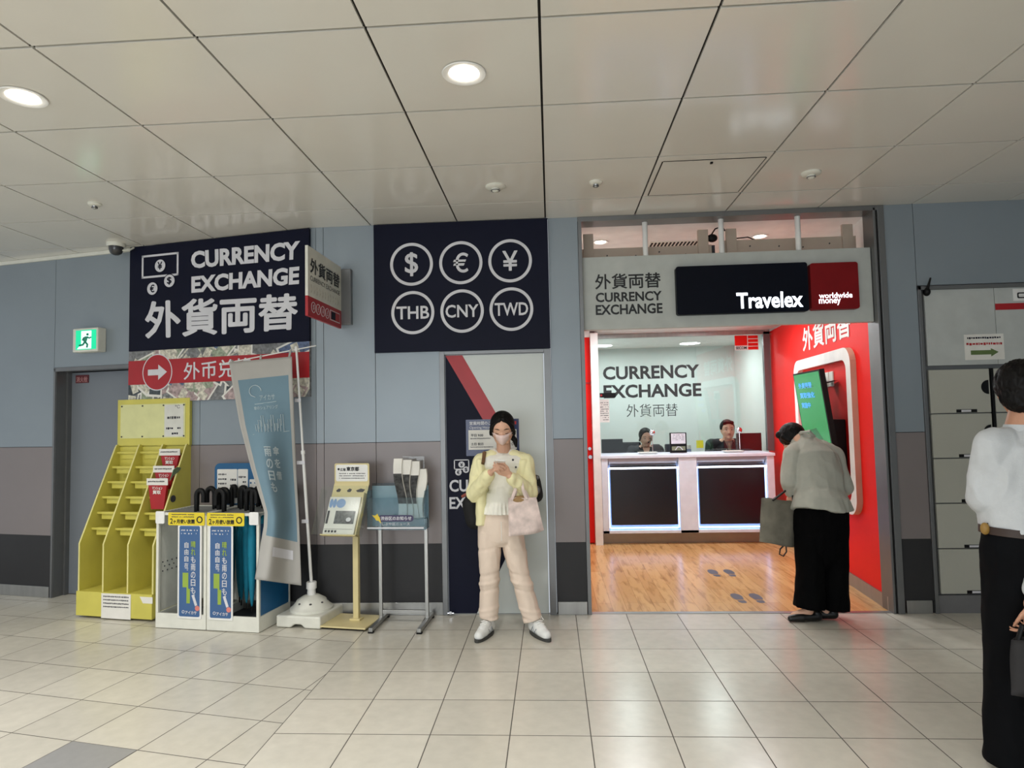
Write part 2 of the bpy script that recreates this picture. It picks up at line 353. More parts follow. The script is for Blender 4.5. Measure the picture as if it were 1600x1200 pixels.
# hall ceiling of large gloss panels with dark gaps
def clipp(poly, n, c):      # keep n.p <= c
    out = []
    for i, p in enumerate(poly):
        q = poly[(i+1) % len(poly)]; a = n[0]*p[0]+n[1]*p[1]-c; b = n[0]*q[0]+n[1]*q[1]-c
        if a <= 0: out.append(p)
        if (a < 0 < b) or (b < 0 < a): t = a/(a-b); out.append((p[0]+(q[0]-p[0])*t, p[1]+(q[1]-p[1])*t))
    return out
PX, PY, CX0, CY0 = .7256, .7403, -.0075, 2.544
mb = MB(); g = .006
for i in range(-12, 9):
    for j in range(-9, 6):
        x0 = CX0+i*PX+g; x1 = CX0+(i+1)*PX-g; y0 = CY0+(j-1)*PY+.0085; y1 = CY0+j*PY-.0085
        cell = [(x0, y0), (x1, y0), (x1, y1), (x0, y1)]
        if y0 > left_y(x0) and y0 > MAIN_Y: continue
        for part in (clipp(clipp(cell, (-1, 0), -KINK.x), (0, 1), MAIN_Y-.002), clipp(clipp(cell, (1, 0), KINK.x), (.205, 1), MAIN_Y+.205*KINK.x-.002)):
            if len(part) < 3: continue
            n = len(part); lo = [(x, y, CEIL) for x, y in part]; hi = [(x, y, CEIL+.012) for x, y in part]
            mb.poly(lo+hi, M['ceil'], [tuple(range(n)), tuple(reversed(range(n, 2*n)))]+[(q, (q+1) % n, (q+1) % n+n, q+n) for q in range(n)])
struct(mb.build('ceiling'))
mb = MB(); mb.box((-9, -5, CEIL+.0135), (7, 5.25, CEIL+.05), M['ceilback']); mb.poly([(-9, 5.25, CEIL+.0135), (-1.9, 5.25, CEIL+.0135), (-9, 6.85, CEIL+.0135)], M['ceilback']); struct(mb.build('ceiling', fix=False))
# walls: metal panels over a dark core, so the joints are real gaps
SEAM, DARKZ, BASEZ = 1.387, .567, .1
def wall_panels(mb, f, u0, u1, seams, top=CEIL+.014, v0=0, base=True, up=None):
    us = [u0]+[s for s in seams if u0 < s < u1]+[u1]; g = .0022
    zones = [(DARKZ, SEAM, 'wall_mid'), (SEAM, top, 'wall_up')]
    for a, b in zip(us[:-1], us[1:]):
        for z0, z1, m in zones:
            z0 = max(z0, v0)
            if z1 <= z0+.01: continue
            mb.fbox(f, a+g, z0+(g if z0 == SEAM or z0 == v0 else 0), b-g, z1-g, -.02, 0, M[m])
    if v0 < DARKZ:
        mb.fbox(f, u0+g, max(BASEZ, v0), u1-g, DARKZ, -.02, -.001, M['wall_low'])
    mb.fbox(f, u0, v0, u1, top, -.06, -.021, M['gap'])
mb = MB()
wall_panels(mb, FM, KINK.x, -.895, (-1.965+.1, -1.432))
wall_panels(mb, FM, -.895, .0, (), v0=2.115)
wall_panels(mb, FM, .012, .255, ())
struct(mb.build('wall_back'))
mb = MB()
wall_panels(mb, FM, 2.672, 2.9, ()); wall_panels(mb, FM, 2.9, 7, (4.1,), v0=2.535)
struct(mb.build('wall_back'))
mb = MB(); FLn = FL
wall_panels(mb, FL, -2.785, 0, (-1.1,), v0=0) if False else None
LU = lambda x: -(KINK.x-x)*sqrt(1+.205**2)     # x on the left wall -> frame u
wall_panels(mb, FL, LU(-3.775), 0, (LU(-3.05),))
wall_panels(mb, FL, LU(-4.65), LU(-3.775), (), v0=2.125)
wall_panels(mb, FL, LU(-9), LU(-4.65), (LU(-6.2),))
struct(mb.build('wall_left'))
def base(f, spans):
    for i, (a, b) in enumerate(spans):
        m = MB(); m.fbox(f, a, 0, b, BASEZ, -.02, .008, M['steel']); struct(m.build('baseboard_left' if f is FL else 'baseboard_back', bevel=.002))
base(FM, [(KINK.x, -.9), (.02, .25), (2.69, 2.88)]); base(FL, [(LU(-3.775), 0), (LU(-9), LU(-4.66))])
# pale cornice strip at the far left top
m = MB(); m.fbox(FL, LU(-9), 3.155, LU(-3.78), CEIL-.002, .001, .02, M['offwhite']); struct(m.build('trim_1'))
# recessed service door in the left wall
D1 = LU(-4.56); D2 = LU(-3.79)
m = MB()
m.fbox(FL, LU(-4.65), 0, LU(-4.628), 2.12, -.1, .006, M['jamb']); m.fbox(FL, LU(-4.628), 0, LU(-4.60), 2.1, -.14, -.1, M['jamb'])
m.fbox(FL, LU(-4.65), 2.09, LU(-3.775), 2.125, -.1, .006, M['jamb']); m.fbox(FL, LU(-3.795), 0, LU(-3.775), 2.09, -.14, 0, M['jamb'])
m.fbox(FL, LU(-4.628), 0, LU(-4.621), 2.09, -.14, 0, M['jamb'])
struct(m.build('trim_2'))
m = MB(); m.fbox(FL, LU(-4.62), .006, LU(-3.797), 2.085, -.19, -.14, mat('door_grey', (122, 128, 136), .4, .1, .02, 2)); struct(m.build('door_1', bevel=.002))
m = MB(); m.fbox(FL, LU(-4.7), 0, LU(-3.7), 2.3, -.24, -.2, M['gap']); struct(m.build('door_leak_backing'))  # dark backing added behind the door to stop light leaking through its gap
# small red label on the service door
t = thing('door_label', FL.p(LU(-4.5), 2.02, -.13), 'small dark red label with pale characters on the top of the grey service door', 'label')
m = MB(); m.fbox(FL, LU(-4.55), 1.985, LU(-4.40), 2.06, -.139, -.133, mat('label_red', (96, 26, 34), .5)); m.build('plate', t)
ftext(FL, '消火栓', LU(-4.54), 1.993, LU(-4.41), 2.045, -.1318, mat('label_pink', (200, 150, 150), .6), t, bold=.01)
# centre door with printed decal
dU0, dU1, dV1 = -.852, -.052, 2.085
m = MB()
m.fbox(FM, -.9, 0, -.858, 2.118, -.09, .012, M['jamb']); m.fbox(FM, -.045, 0, .01, 2.118, -.09, .012, M['jamb']); m.fbox(FM, -.858, 2.09, -.045, 2.118, -.09, .012, M['jamb'])
struct(m.build('trim_3', bevel=.002))
DF = Fr((0, MAIN_Y, 0), (1, 0)); dd = -.01
m = MB(); m.fbox(FM, dU0, .008, dU1, dV1, -.05, dd, mat('door_white', (206, 212, 210), .42, 0, .02, 3)); door = struct(m.build('door_2', bevel=.002))
q = lambda px, py, f=FM, d=0: f.uv(px, py, d)
navy = [q(697, 560), q(828, 781), q(788, 877), q(775, 903), q(745, 960), q(697, 961)]
navy[0] = (dU0, dV1); navy[-1] = (dU0, .01); navy[-2] = (navy[-2][0], .01)
m = MB(); m.fprism(FM, navy, dd, dd+.0012, M['navy']); m.build('decal', door)
ra = q(722, 556); rb = q(846, 768); rc = q(838, 790); rd = navy[1]
m = MB(); m.fprism(FM, [(dU0, dV1), (ra[0], dV1), rb, rc, rd], dd+.0002, dd+.0018, M['red']); m.build('decal', door)
m = MB(); zz = dd+.003
a = pxbox(FM, 709, 718, 733, 734); w = .008
for bx in ((a[0], a[1], a[2], a[1]+w), (a[0], a[3]-w, a[2], a[3]), (a[0], a[1], a[0]+w, a[3]), (a[2]-w, a[1], a[2], a[3])): m.fbox(FM, *bx, dd, zz, M['lite'])
c1 = q(721, 726); c2 = q(728, 734); c3 = q(716, 738)
for c in (c1, c2, c3): disc(m, FM, c, .026, dd, zz+.0004, M['lite'], 24)
for c, s in ((c1, '¥'), (c2, '$'), (c3, '€')): put_text(m, s, lambda x, y, c=c: FM.p(c[0]-.012+.024*x, c[1]-.016+.032*y, zz+.002), M['navy'], .02)
b1 = pxbox(FM, 702, 749, 815, 768); b2 = pxbox(FM, 702, 776, 815, 795)
for s, b in (('CURRENCY', b1), ('EXCHANGE', b2)): put_text(m, s, lambda x, y, b=b: FM.p(b[0]+(b[2]-b[0])*x, b[1]+(b[3]-b[1])*y, zz), M['lite'], .025)
m.build('lettering', door, fix=False)
m = MB(); m.lathe(FM.p(-.115, 1.0, dd), [(.027, 0), (.027, .008), (.012, .012), (.012, .05)], M['chrome'], 20, axis=(0, -1, 0)); m.tube([FM.p(-.115, 1.0, .035), FM.p(-.115, 1.0, .045), FM.p(-.2, 1.0, .045)], .009, M['chrome'])
m.build('door_handle', door, smooth=True)
m = MB(); m.tube([FM.p(-.835, .025, dd), FM.p(-.835, .025, .03)], .012, M['chrome']); m.tube([FM.p(-.86, .02, .02), FM.p(-.81, .02, .02)], .008, M['chrome']); m.build('hinge', door)
m = MB(); m.box((6.2, -5, 0), (6.3, 5.15, CEIL), M['wall_up']); struct(m.build('wall_light_block'))  # unseen wall, added to block world light from the right
# shop opening frame
m = MB()
m.fbox(FM, .255, 0, .285, 3.175, -.16, .01, M['jamb']); m.fbox(FM, 2.588, 0, 2.606, 3.17, -.16, .012, M['jamb'])
m.fbox(FM, 2.606, 0, 2.622, 3.17, -.1, 0, M['gap']); m.fbox(FM, 2.622, 0, 2.672, 3.18, -.1, .014, M['jamb'])
m.fbox(FM, .255, 3.15, 2.672, CEIL-.001, -.16, .012, M['jamb']); m.fbox(FM, 2.9, 0, 2.925, 2.53, -.1, .012, M['jamb']); m.fbox(FM, 2.9, 2.5, 7, 2.53, -.1, .012, M['jamb'])
struct(m.build('trim_4', bevel=.0015))
m = MB(); m.box((.285, 5.2, 0), (2.6, 5.25, .004), M['steel']); struct(m.build('trim_5'))
# ---------------- shop interior shell
def redx(y): return 2.60+.08*(y-5.27)
FR = Fr((redx(5.27), 5.27, 0), (-.08, -1))          # red wall frame, u runs toward the viewer (negative = deeper)
def RU(y): return -(y-5.27)*sqrt(1+.08**2)
m = MB(); m.poly([(.1, 5.25, .002), (2.75, 5.25, .002), (3.1, 10.3, .002), (.1, 10.3, .002)], M['wood']); struct(m.build('floor_shop', fix=False))
m = MB(); m.fbox(FR, RU(8.75), 0, RU(5.2), 2.62, -.08, 0, M['redwall']); m.fbox(FR, RU(8.75), 2.62, RU(5.2), 3.2, -.08, -.012, M['white']); struct(m.build('wall_right'))
m = MB(); m.fbox(FR, RU(8.7), 0, RU(5.25), .11, 0, .012, M['steel']); struct(m.build('baseboard_right'))
FB = Fr((0, 8.1, 0), (1, 0))
m = MB(); m.box((.1, 5.25, 0), (.2, 8.1, 3.2), M['white']); m.box((.1, 8.12, 0), (.6, 8.2, 2.62), M['white']); struct(m.build('wall_left_shop'))
m = MB(); m.box((.1, 6.7, 2.64), (3.0, 10.4, 2.7), M['white']); m.box((.1, 5.2, 3.16), (3.0, 6.75, 3.22), M['white']); m.box((.1, 6.7, 2.7), (3.0, 6.76, 3.2), M['white']); struct(m.build('ceiling_shop'))
m = MB(); m.box((.5, 10.25, 0), (3.1, 10.35, 2.7), M['mint']); m.box((2.9, 8.75, 0), (3.0, 10.3, 2.7), M['mint']); m.box((.5, 8.2, 0), (.58, 10.3, 2.7), M['mint']); struct(m.build('wall_office'))
# red staff door at the far left of the shop with chrome handle
m = MB(); m.box((.2, 8.06, .01), (.505, 8.115, 2.56), M['redwall']); dr = struct(m.build('door_3', bevel=.003))
m = MB(); m.lathe((.47, 8.06, 1.07), [(.024, 0), (.024, .01), (.012, .014), (.012, .04), (.027, .045), (.03, .06), (.022, .075)], M['chrome'], 20, axis=(0, -1, 0)); m.lathe((.47, 8.06, 1.17), [(.02, 0), (.02, .015)], M['chrome'], 16, axis=(0, -1, 0)); m.box((.2, 8.045, 1.98), (.505, 8.06, 1.995), M['red'])
m.build('door_handle', dr, smooth=True)
m = MB(); m.box((.507, 7.95, 0), (.6, 8.2, 2.6), M['white']); m.box((.2, 8.02, 2.56), (.507, 8.12, 2.64), M['white']); struct(m.build('trim_6', bevel=.003))
# service window above the counter
GY = 8.45
m = MB()
for bx in (((.6, GY-.02, 1.085), (.635, GY+.03, 2.62)), ((2.755, GY-.03, 1.085), (2.84, GY+.03, 2.62)), ((.6, GY-.03, 2.585), (2.84, GY+.03, 2.64))): m.box(*bx, M['jamb'] if bx[0][0] > 2 else M['steel'])
wf = struct(m.build('window_1', bevel=.003))
m = MB(); m.box((.635, GY-.004, 1.09), (2.755, GY+.004, 2.585), M['glass']); m.build('window_glass', wf)
FG = Fr((0, GY-.008, 0), (1, 0))
m = MB()
for s, bx, bo in (('CURRENCY', (942, 571, 1093, 592), .03), ('EXCHANGE', (943, 600, 1096, 621), .03), ('外貨両替', (979, 631, 1059, 651), -.004)):
    b = pxbox(FG, *bx); put_text(m, s, lambda x, y, b=b: FG.p(b[0]+(b[2]-b[0])*x, b[1]+(b[3]-b[1])*y), mat('charcoal_print', (40, 48, 50), .5), bo)
m.build('lettering', wf, fix=False)
t = thing('security_sticker', FG.p(2.5, 2.45), 'red and white security sticker in the top right corner of the service window', 'sticker')
b = pxbox(FG, 1148, 524, 1185, 547); m = MB(); m.fbox(FG, *b, 0, .001, M['white'])
mu = b[0]+(b[2]-b[0])*.56; m.fbox(FG, b[0], b[1]+.06, mu-.01, b[3], .001, .002, M['redwall'])
for k in range(4): h = (b[3]-b[1])/4; m.fbox(FG, mu, b[1]+h*k+.006, b[2]-.006, b[1]+h*(k+1)-.004, .001, .002, M['redwall'])
put_text(m, 'SECOM', lambda x, y: FG.p(b[0]+.01+(mu-b[0]-.03)*x, b[1]+.012+.036*y, .003), M['navy'], .03); m.build('sticker', t, fix=False)
t = thing('window_notice', FG.p(.66, 1.7), 'white printed notice taped to the left edge of the service window under a black tab', 'notice')
b = pxbox(FG, 937, 624, 952, 660); m = MB(); m.fbox(FG, *b, .0, .002, M['paper']); squiggle(m, FG, b[0]+.01, b[1]+.02, b[2]-.01, b[3]-.03, .002, M['ink'], 9, 4); m.build('sheet', t)
b = pxbox(FG, 937, 614, 962, 621); m = MB(); m.fbox(FG, *b, .003, .006, M['blk']); disc(m, FG, (b[0]+.02, (b[1]+b[3])/2), .014, .006, .008, M['red'], 16); m.build('tab', t)

# ================================================================== SIGNS ON THE HALL WALL
# large currency exchange board on the left wall
t = thing('wall_sign', FL.p(LU(-2.9), 2.27, .02), 'large navy board reading CURRENCY EXCHANGE in white with banknote icon above big characters', 'sign')
su0, su1, sz0, sz1 = FL.uv(206, 500)[0], FL.uv(486, 450)[0], 2.235, CEIL-.006
sd = .03
m = MB(); m.fbox(FL, su0, sz0, su1, sz1, .001, sd, M['navy']); m.build('board', t, bevel=.002)
def fquad(f, tl, tr, br, bl, d):      # pixel corners -> bilinear map on the frame
    a, b, c, e = [f.uv(*p, d) for p in (bl, br, tr, tl)]
    return lambda s, r: f.p((a[0]*(1-s)+b[0]*s)*(1-r)+(e[0]*(1-s)+c[0]*s)*r, (a[1]*(1-s)+b[1]*s)*(1-r)+(e[1]*(1-s)+c[1]*s)*r, d)
lm = MB()
put_text(lm, 'CURRENCY', fquad(FL, (298, 393), (469, 376), (468, 405), (299, 420), sd+.002), M['lite'], .042)
put_text(lm, 'EXCHANGE', fquad(FL, (299, 432), (468, 416), (467, 444), (299, 458), sd+.002), M['lite'], .042)
put_text(lm, '外貨両替', fquad(FL, (226, 471), (466, 457), (465, 515), (227, 530), sd+.002), M['lite'], .029)
lm.build('lettering', t, fix=False)
def money_icon(mb, f, b, coins, d, w, rr, m1, m2, ts):
    for bx in ((b[0], b[1], b[2], b[1]+w), (b[0], b[3]-w, b[2], b[3]), (b[0], b[1], b[0]+w, b[3]), (b[2]-w, b[1], b[2], b[3])): mb.fbox(f, *bx, d-.002, d+.001, m1)
    for k, (c, s) in enumerate(coins):
        disc(mb, f, c, rr*1.14, d-.001, d+.0013+k*.0002, m2, 32); disc(mb, f, c, rr, d-.001, d+.002+k*.0002, m1, 32)
        put_text(mb, s, lambda x, y, c=c: f.p(c[0]-ts*.7+ts*1.4*x, c[1]-ts+2*ts*y, d+.0032), m2, .03)
m = MB(); b = pxbox(FL, 226, 398, 283, 434)
money_icon(m, FL, b, [(FL.uv(254.5, 416.5), '¥'), (FL.uv(269, 440), '$'), (FL.uv(242.5, 452), '€')], sd+.001, .018, .056, M['lite'], M['navy'], .036)
m.build('emblem', t, fix=False)
# board with banknote picture, red band and arrow
t = thing('picture_board', FL.p(LU(-2.9), 1.78, .02), 'banknote collage board with red band and white arrow in a red circle', 'sign')
pz0, pz1 = 1.775, 2.233
notecols = [mat('note_'+n, c, .55, 0, .45, 38) for n, c in (('green', (150, 160, 140)), ('blue', (92, 108, 140)), ('cream', (200, 196, 182)), ('grey', (120, 122, 124)), ('pink', (170, 150, 150)), ('dark', (66, 74, 80)))]
m = MB(); m.fbox(FL, su0, pz0, su1, pz1, .001, sd-.003, notecols[3]); m.build('board', t)
m = MB(); rnd = random.Random(12); dd2 = sd-.003
def cliprect(poly, u0, v0, u1, v1):
    for n, c in (((1, 0), u1), ((-1, 0), -u0), ((0, 1), v1), ((0, -1), -v0)):
        poly = clipp(poly, n, c) if poly else poly
    return poly
for k in range(56):
    cu = su0+rnd.random()*(su1-su0); cv = pz0+rnd.random()*(pz1-pz0); an = rnd.choice([-.9, -.5, .1, .6, 1.3])+rnd.random()*.4; w, h = .17, .075
    mt = rnd.choice(notecols)
    for (sw, sh, mm, dz) in ((w, h, M['paper'] if k % 3 else notecols[2], 0), (w*.88, h*.8, mt, .0004), (w*.2, h*.6, notecols[2], .0008)):
        pl = [(cu+x*cos(an)-y*sin(an), cv+x*sin(an)+y*cos(an)) for x, y in ((-sw/1, -sh/1), (sw, -sh), (sw, sh), (-sw, sh))]
        pl = cliprect([(a, b) for a, b in pl], su0, pz0, su1, pz1)
        if len(pl) > 2: m.poly([FL.p(a, b, dd2+.0005+k*.00002+dz) for a, b in pl], mm)
m.build('banknote_picture', t, fix=False)
rv1 = FL.uv(300, 560)[1]+.02; rv0 = FL.uv(300, 600)[1]-.0
bb = (FL.uv(206, 572)[1], FL.uv(206, 602)[1])
m = MB(); m.fbox(FL, su0, FL.uv(206, 602)[1], su1, FL.uv(206, 565)[1], sd-.004, sd+.0005, M['red']); m.build('red_band', t)
c = FL.uv(250, 582); m = MB()
disc(m, FL, c, .16, sd-.004, sd+.0012, M['lite'], 48, 1.02); disc(m, FL, c, .151, sd-.004, sd+.0018, M['red'], 48, 1.02)
ar = [(-.1, .026), (.012, .026), (.012, .068), (.105, 0), (.012, -.068), (.012, -.026), (-.1, -.026)]
m.fprism(FL, [(c[0]+x, c[1]+y) for x, y in ar], sd, sd+.0028, M['lite']); m.build('arrow_disc', t)
m = MB(); put_text(m, '外币兑换', fquad(FL, (287, 567), (395, 558), (395, 587), (287, 594), sd+.002), M['lite'], .012); m.build('lettering', t, fix=False)
# projecting sign
near = onY(481, 430, 4.46); far = onY(533, 455, 5.14)
FP = Fr((near.x, near.y, 0), (far.x-near.x, far.y-near.y)); L = (V((far.x, far.y))-V((near.x, near.y))).length
t = thing('projecting_sign', FP.p(L, 2.33, 0), 'white and red sign panel projecting from the wall beside the navy board', 'sign')
m = MB(); m.fbox(FP, 0, 2.47, L, 2.835, -.02, 0, M['offwhite']); m.fbox(FP, 0, 2.325, L, 2.47, -.02, 0, M['red']); m.build('panel', t)
m = MB()
put_text(m, '外貨両替', lambda x, y: FP.p(.04+.6*x, 2.645+.115*y, .002), M['black'], .025)
put_text(m, 'CURRENCY EXCHANGE', lambda x, y: FP.p(.04+.6*x, 2.59+.035*y, .002), M['ink'], .0)
for k in range(11):
    u = .05+k*.054; m.poly([FP.p(u, 2.56, .002), FP.p(u+.008, 2.56, .002), FP.p(u+.022, 2.53, .002), FP.p(u+.008, 2.5, .002), FP.p(u, 2.5, .002), FP.p(u+.014, 2.53, .002)], notecols[2])
m.build('lettering', t, fix=False)
m = MB()
for k, s in enumerate('$€¥£'):
    ring(m, FP, (.1+.09*k, 2.4), .04, .004, 0, .002, M['lite'], 28); put_text(m, s, lambda x, y, k=k: FP.p(.1+.09*k-.014+.028*x, 2.38+.04*y, .002), M['lite'], 0)
m.fbox(FP, .43, 2.36, .64, 2.44, 0, .002, M['lite']); m.fbox(FP, .436, 2.366, .634, 2.434, .001, .0025, M['red']); m.fbox(FP, .45, 2.37, .54, 2.43, .001, .003, M['navy'])
m.build('emblem', t, fix=False)
m = MB(); m.fbox(FM, far.x-.03, 2.36, far.x+.08, 2.82, -.001, .05, M['jamb']); m.build('bracket', t, bevel=.004)
# board with six currency circles
t = thing('currency_board', FM.p(-.7, 2.12, .02), 'dark navy board above the white door with six white currency circles', 'sign')
m = MB(); m.fbox(FM, -1.43, 2.12, .01, CEIL-.006, .001, .03, M['navy']); m.build('board', t, bevel=.002)
for (px, py), s in (((643, 413), '$'), ((720, 410.5), '€'), ((797, 407.5), '¥'), ((645, 488.5), 'THB'), ((722, 486), 'CNY'), ((799, 483), 'TWD')):
    c = FM.uv(px, py, .03); m = MB(); ring(m, FM, c, .178, .024, .028, .033, M['lite'], 56)
    w, h = (.055, .1) if len(s) == 1 else (.136, .053)
    if s == '€': w = .062; h = .083
    if s == '¥': w = .062; h = .083
    put_text(m, s, lambda x, y: FM.p(c[0]-w+2*w*x, c[1]-h+2*h*y, .0325), M['lite'], .018); m.build('currency_circle', t, fix=False)
# emergency exit light
t = thing('exit_sign', FL.p(LU(-4.3), 2.24, .05), 'small green and white running figure exit light above the grey service door', 'exit sign')
a = FL.uv(113, 551, .09); b = FL.uv(153, 511, .09); m = MB(); m.fbox(FL, a[0], a[1], b[0], b[1], .0, .09, M['offwhite']); m.build('housing', t, bevel=.008)
w = b[0]-a[0]; h = b[1]-a[1]
gl = mat('exit_green', (20, 190, 130), .4, emit=(10, 205, 150), estr=.9); gw = mat('exit_white', (240, 255, 250), .4, emit=(205, 255, 245), estr=1.1)
m = MB(); m.fbox(FL, a[0]+w*.14, a[1]+h*.1, b[0]-w*.06, b[1]-h*.09, .09, .093, gl); m.fbox(FL, a[0]+w*.36, a[1]+h*.13, a[0]+w*.76, b[1]-h*.13, .093, .094, gw)
m.fprism(FL, [(a[0]+w*x, a[1]+h*y) for x, y in ((.2, .13), (.38, .13), (.38, .34))], .093, .0942, gw); m.build('lit_face', t)
m = MB(); P = lambda x, y: FL.p(a[0]+w*x, a[1]+h*y, .0945)
for l, r in (([(.58, .62), (.52, .42)], .016), ([(.52, .42), (.62, .3), (.6, .17)], .009), ([(.52, .42), (.44, .3), (.3, .27)], .009), ([(.57, .62), (.46, .58), (.42, .48)], .007), ([(.6, .62), (.68, .56), (.76, .6)], .007)):
    m.tube([P(*k) for k in l], r, gl if r < 0 else mat('exit_dark_green', (0, 110, 84), .4, emit=(0, 90, 70), estr=.5), 8)
m.ell(P(.62, .72), (.012, .012, .012), mat('exit_dark_green', (0, 110, 84))); m.build('running_figure', t)
# ================================================================== CEILING FITTINGS
def downlight(px, py, z, label, r=.105, rim='white', group='round recessed ceiling lights'):
    p = onZ(px, py, z); t = thing('ceiling_light', (p.x, p.y, z), label, 'ceiling light', group)
    m = MB(); n = 40; P = []; F = []
    prof = [(r, -.004), (r*.97, -.008), (r*.74, -.006), (r*.66, .0), (r*.6, .035), (r*.62, .04), (r*1.0, .002)]
    for q in prof: P += [V((p.x+q[0]*cos(2*pi*j/n), p.y+q[0]*sin(2*pi*j/n), z+q[1])) for j in range(n)]
    k = len(prof)
    for i in range(k-1):
        for j in range(n): F.append((i*n+j, i*n+(j+1) % n, (i+1)*n+(j+1) % n, (i+1)*n+j))
    m.poly(P, M['white'], F); m.build('trim_ring', t, smooth=True)
    m = MB(); m.lathe((p.x, p.y, z-.003), [(r*.05, -.012), (r*.45, -.006), (r*.68, .002)], M['lamp'], 32); m.build('lens', t, smooth=True)
downlight(725, 114, CEIL, 'round recessed ceiling light glowing near the middle of the hall ceiling')
downlight(36, 151, CEIL, 'round recessed ceiling light glowing at the left edge of the hall ceiling')
downlight(938, 378, 3.16, 'small lit downlight in the shop ceiling, left one above the signboard', .075, group='shop downlights')
downlight(1187, 369, 3.16, 'small lit downlight in the shop ceiling, right one above the signboard', .075, group='shop downlights')
def detector(px, py, r, label, kind):
    p = onZ(px, py, CEIL); t = thing('smoke_detector' if kind else 'sprinkler_head', (p.x, p.y, CEIL), label, 'smoke detector' if kind else 'sprinkler', 'round ceiling fittings')
    m = MB(); m.lathe((p.x, p.y, CEIL), [(r, 0), (r, -.008), (r*.85, -.016), (r*.5, -.02)], M['offwhite'], 32); m.build('base', t, smooth=True)
    m = MB(); m.lathe((p.x, p.y, CEIL-.018), [(r*.42, 0), (r*.4, -.014), (r*.2, -.024)], M['offwhite'] if kind else M['steel'], 20); m.lathe((p.x, p.y, CEIL-.03), [(r*.46, 0), (r*.46, -.004)], M['ink'] if not kind else M['jamb'], 20); m.build('sensor', t, smooth=True)
detector(774, 291, .07, 'white round smoke detector on the ceiling above the currency circles board', 1)
detector(1267, 270, .065, 'white round smoke detector on the ceiling in front of the shop opening', 1)
detector(148, 318, .045, 'small dark sprinkler head on the ceiling at the far left', 0)
detector(931, 284, .045, 'small dark sprinkler head on the ceiling left of the access hatch', 0)
t = thing('access_hatch', (1.08, 4.41, CEIL), 'rectangular access hatch with thin dark outline in the ceiling before the shop', 'hatch')
m = MB(); x0, y0, x1, y1 = .762, 4.105, 1.41, 4.73
m.box((x0, y0, CEIL-.003), (x1, y1, CEIL-.0005), M['ceil']); m.build('hatch_panel', t)
m = MB()
for a, b in (((x0-.008, y0, 0), (x0, y1, 0)), ((x1, y0, 0), (x1+.006, y1, 0)), ((x0, y1, 0), (x1, y1+.006, 0)), ((x0, y0-.004, 0), (x1, y0, 0))): m.box((a[0], a[1], CEIL-.0035), (b[0], b[1], CEIL-.0005), M['ceilback'])
m.box((1.07, y0+.03, CEIL-.012), (1.085, y0+.05, CEIL-.003), M['blk']); m.build('latch', t)
t = thing('security_camera', (-3.83, 5.42, CEIL), 'small dome security camera hanging from the ceiling left of the navy board', 'camera')
m = MB(); m.lathe((-3.83, 5.42, CEIL), [(.075, 0), (.075, -.02), (.07, -.03)], M['offwhite']); m.build('mount', t, smooth=True)
m = MB(); m.lathe((-3.83, 5.42, CEIL-.028), [(.058, 0), (.057, -.03), (.045, -.06), (.022, -.075), (.001, -.078)], mat('smoked_dome', (60, 60, 62), .08)); m.build('dome', t, smooth=True)
m = MB(); m.tube([(-3.83, 5.42, CEIL-.02), (-3.78, 5.43, CEIL-.06), (-3.73, 5.46, CEIL-.05), (-3.72, 5.5, CEIL-.02)], .008, M['offwhite']); m.build('cable', t)
# ================================================================== SHOP FRONT
FF = Fr((0, 5.24, 0), (1, 0))
t = thing('shop_sign', (1.43, 5.27, 2.27), 'long grey signboard across the top of the shop opening with black CURRENCY EXCHANGE lettering', 'sign')
m = MB(); m.fbox(FF, .287, 2.268, 2.585, 2.868, -.06, 0, M['signgrey']); m.build('board', t, bevel=.003)
m = MB()
for s, bx, bo in (('外貨両替', (930, 427, 1032, 451), .018), ('CURRENCY', (931, 456, 1034, 471), .028), ('EXCHANGE', (931, 475, 1035, 491), .028)):
    b = [FF.uv(bx[0], bx[3]), FF.uv(bx[2], bx[1])]; c = FF.uv(bx[0], bx[1]); e = FF.uv(bx[2], bx[3]); zb = (b[0][1]+e[1])/2; zt = (c[1]+b[1][1])/2
    put_text(m, s, lambda x, y: FF.p(b[0][0]+(b[1][0]-b[0][0])*x, zb+(zt-zb)*y, .0015), M['black'], bo)
m.build('lettering', t, fix=False)
def litbox(bx, m1, texts, nm, label):
    t2 = thing(nm, FF.p(0, 0, 0), label, 'lightbox sign'); b = pxbox(FF, *bx, .06); t2.location = FF.p((b[0]+b[2])/2, b[1], .03)
    mm = MB(); mm.fprism(FF, rrect(*b, .02), .0008, .06, m1); mm.build('box_face', t2)
    mm = MB()
    for s, tb, bo in texts:
        c = pxbox(FF, *tb, .065); put_text(mm, s, lambda x, y: FF.p(c[0]+(c[2]-c[0])*x, c[1]+(c[3]-c[1])*y, .063), M['litw'], bo)
    mm.build('lit_lettering', t2, fix=False)
litbox((1057, 413, 1263, 489), mat('gloss_navy', (7, 11, 24), .45, spec=.12), [('Travelex', (1151, 456, 1255, 481), .022)], 'lightbox_sign', 'wide black lightbox on the grey signboard with glowing white Travelex lettering')
litbox((1267, 410, 1342, 483), mat('gloss_dark_red', (124, 16, 22), .45, spec=.2), [('worldwide', (1280, 457, 1332, 465.5), .008), ('money', (1280, 467, 1314, 477), .008)], 'lightbox_sign', 'square dark red lightbox with glowing worldwide money lettering at the right end of the signboard')
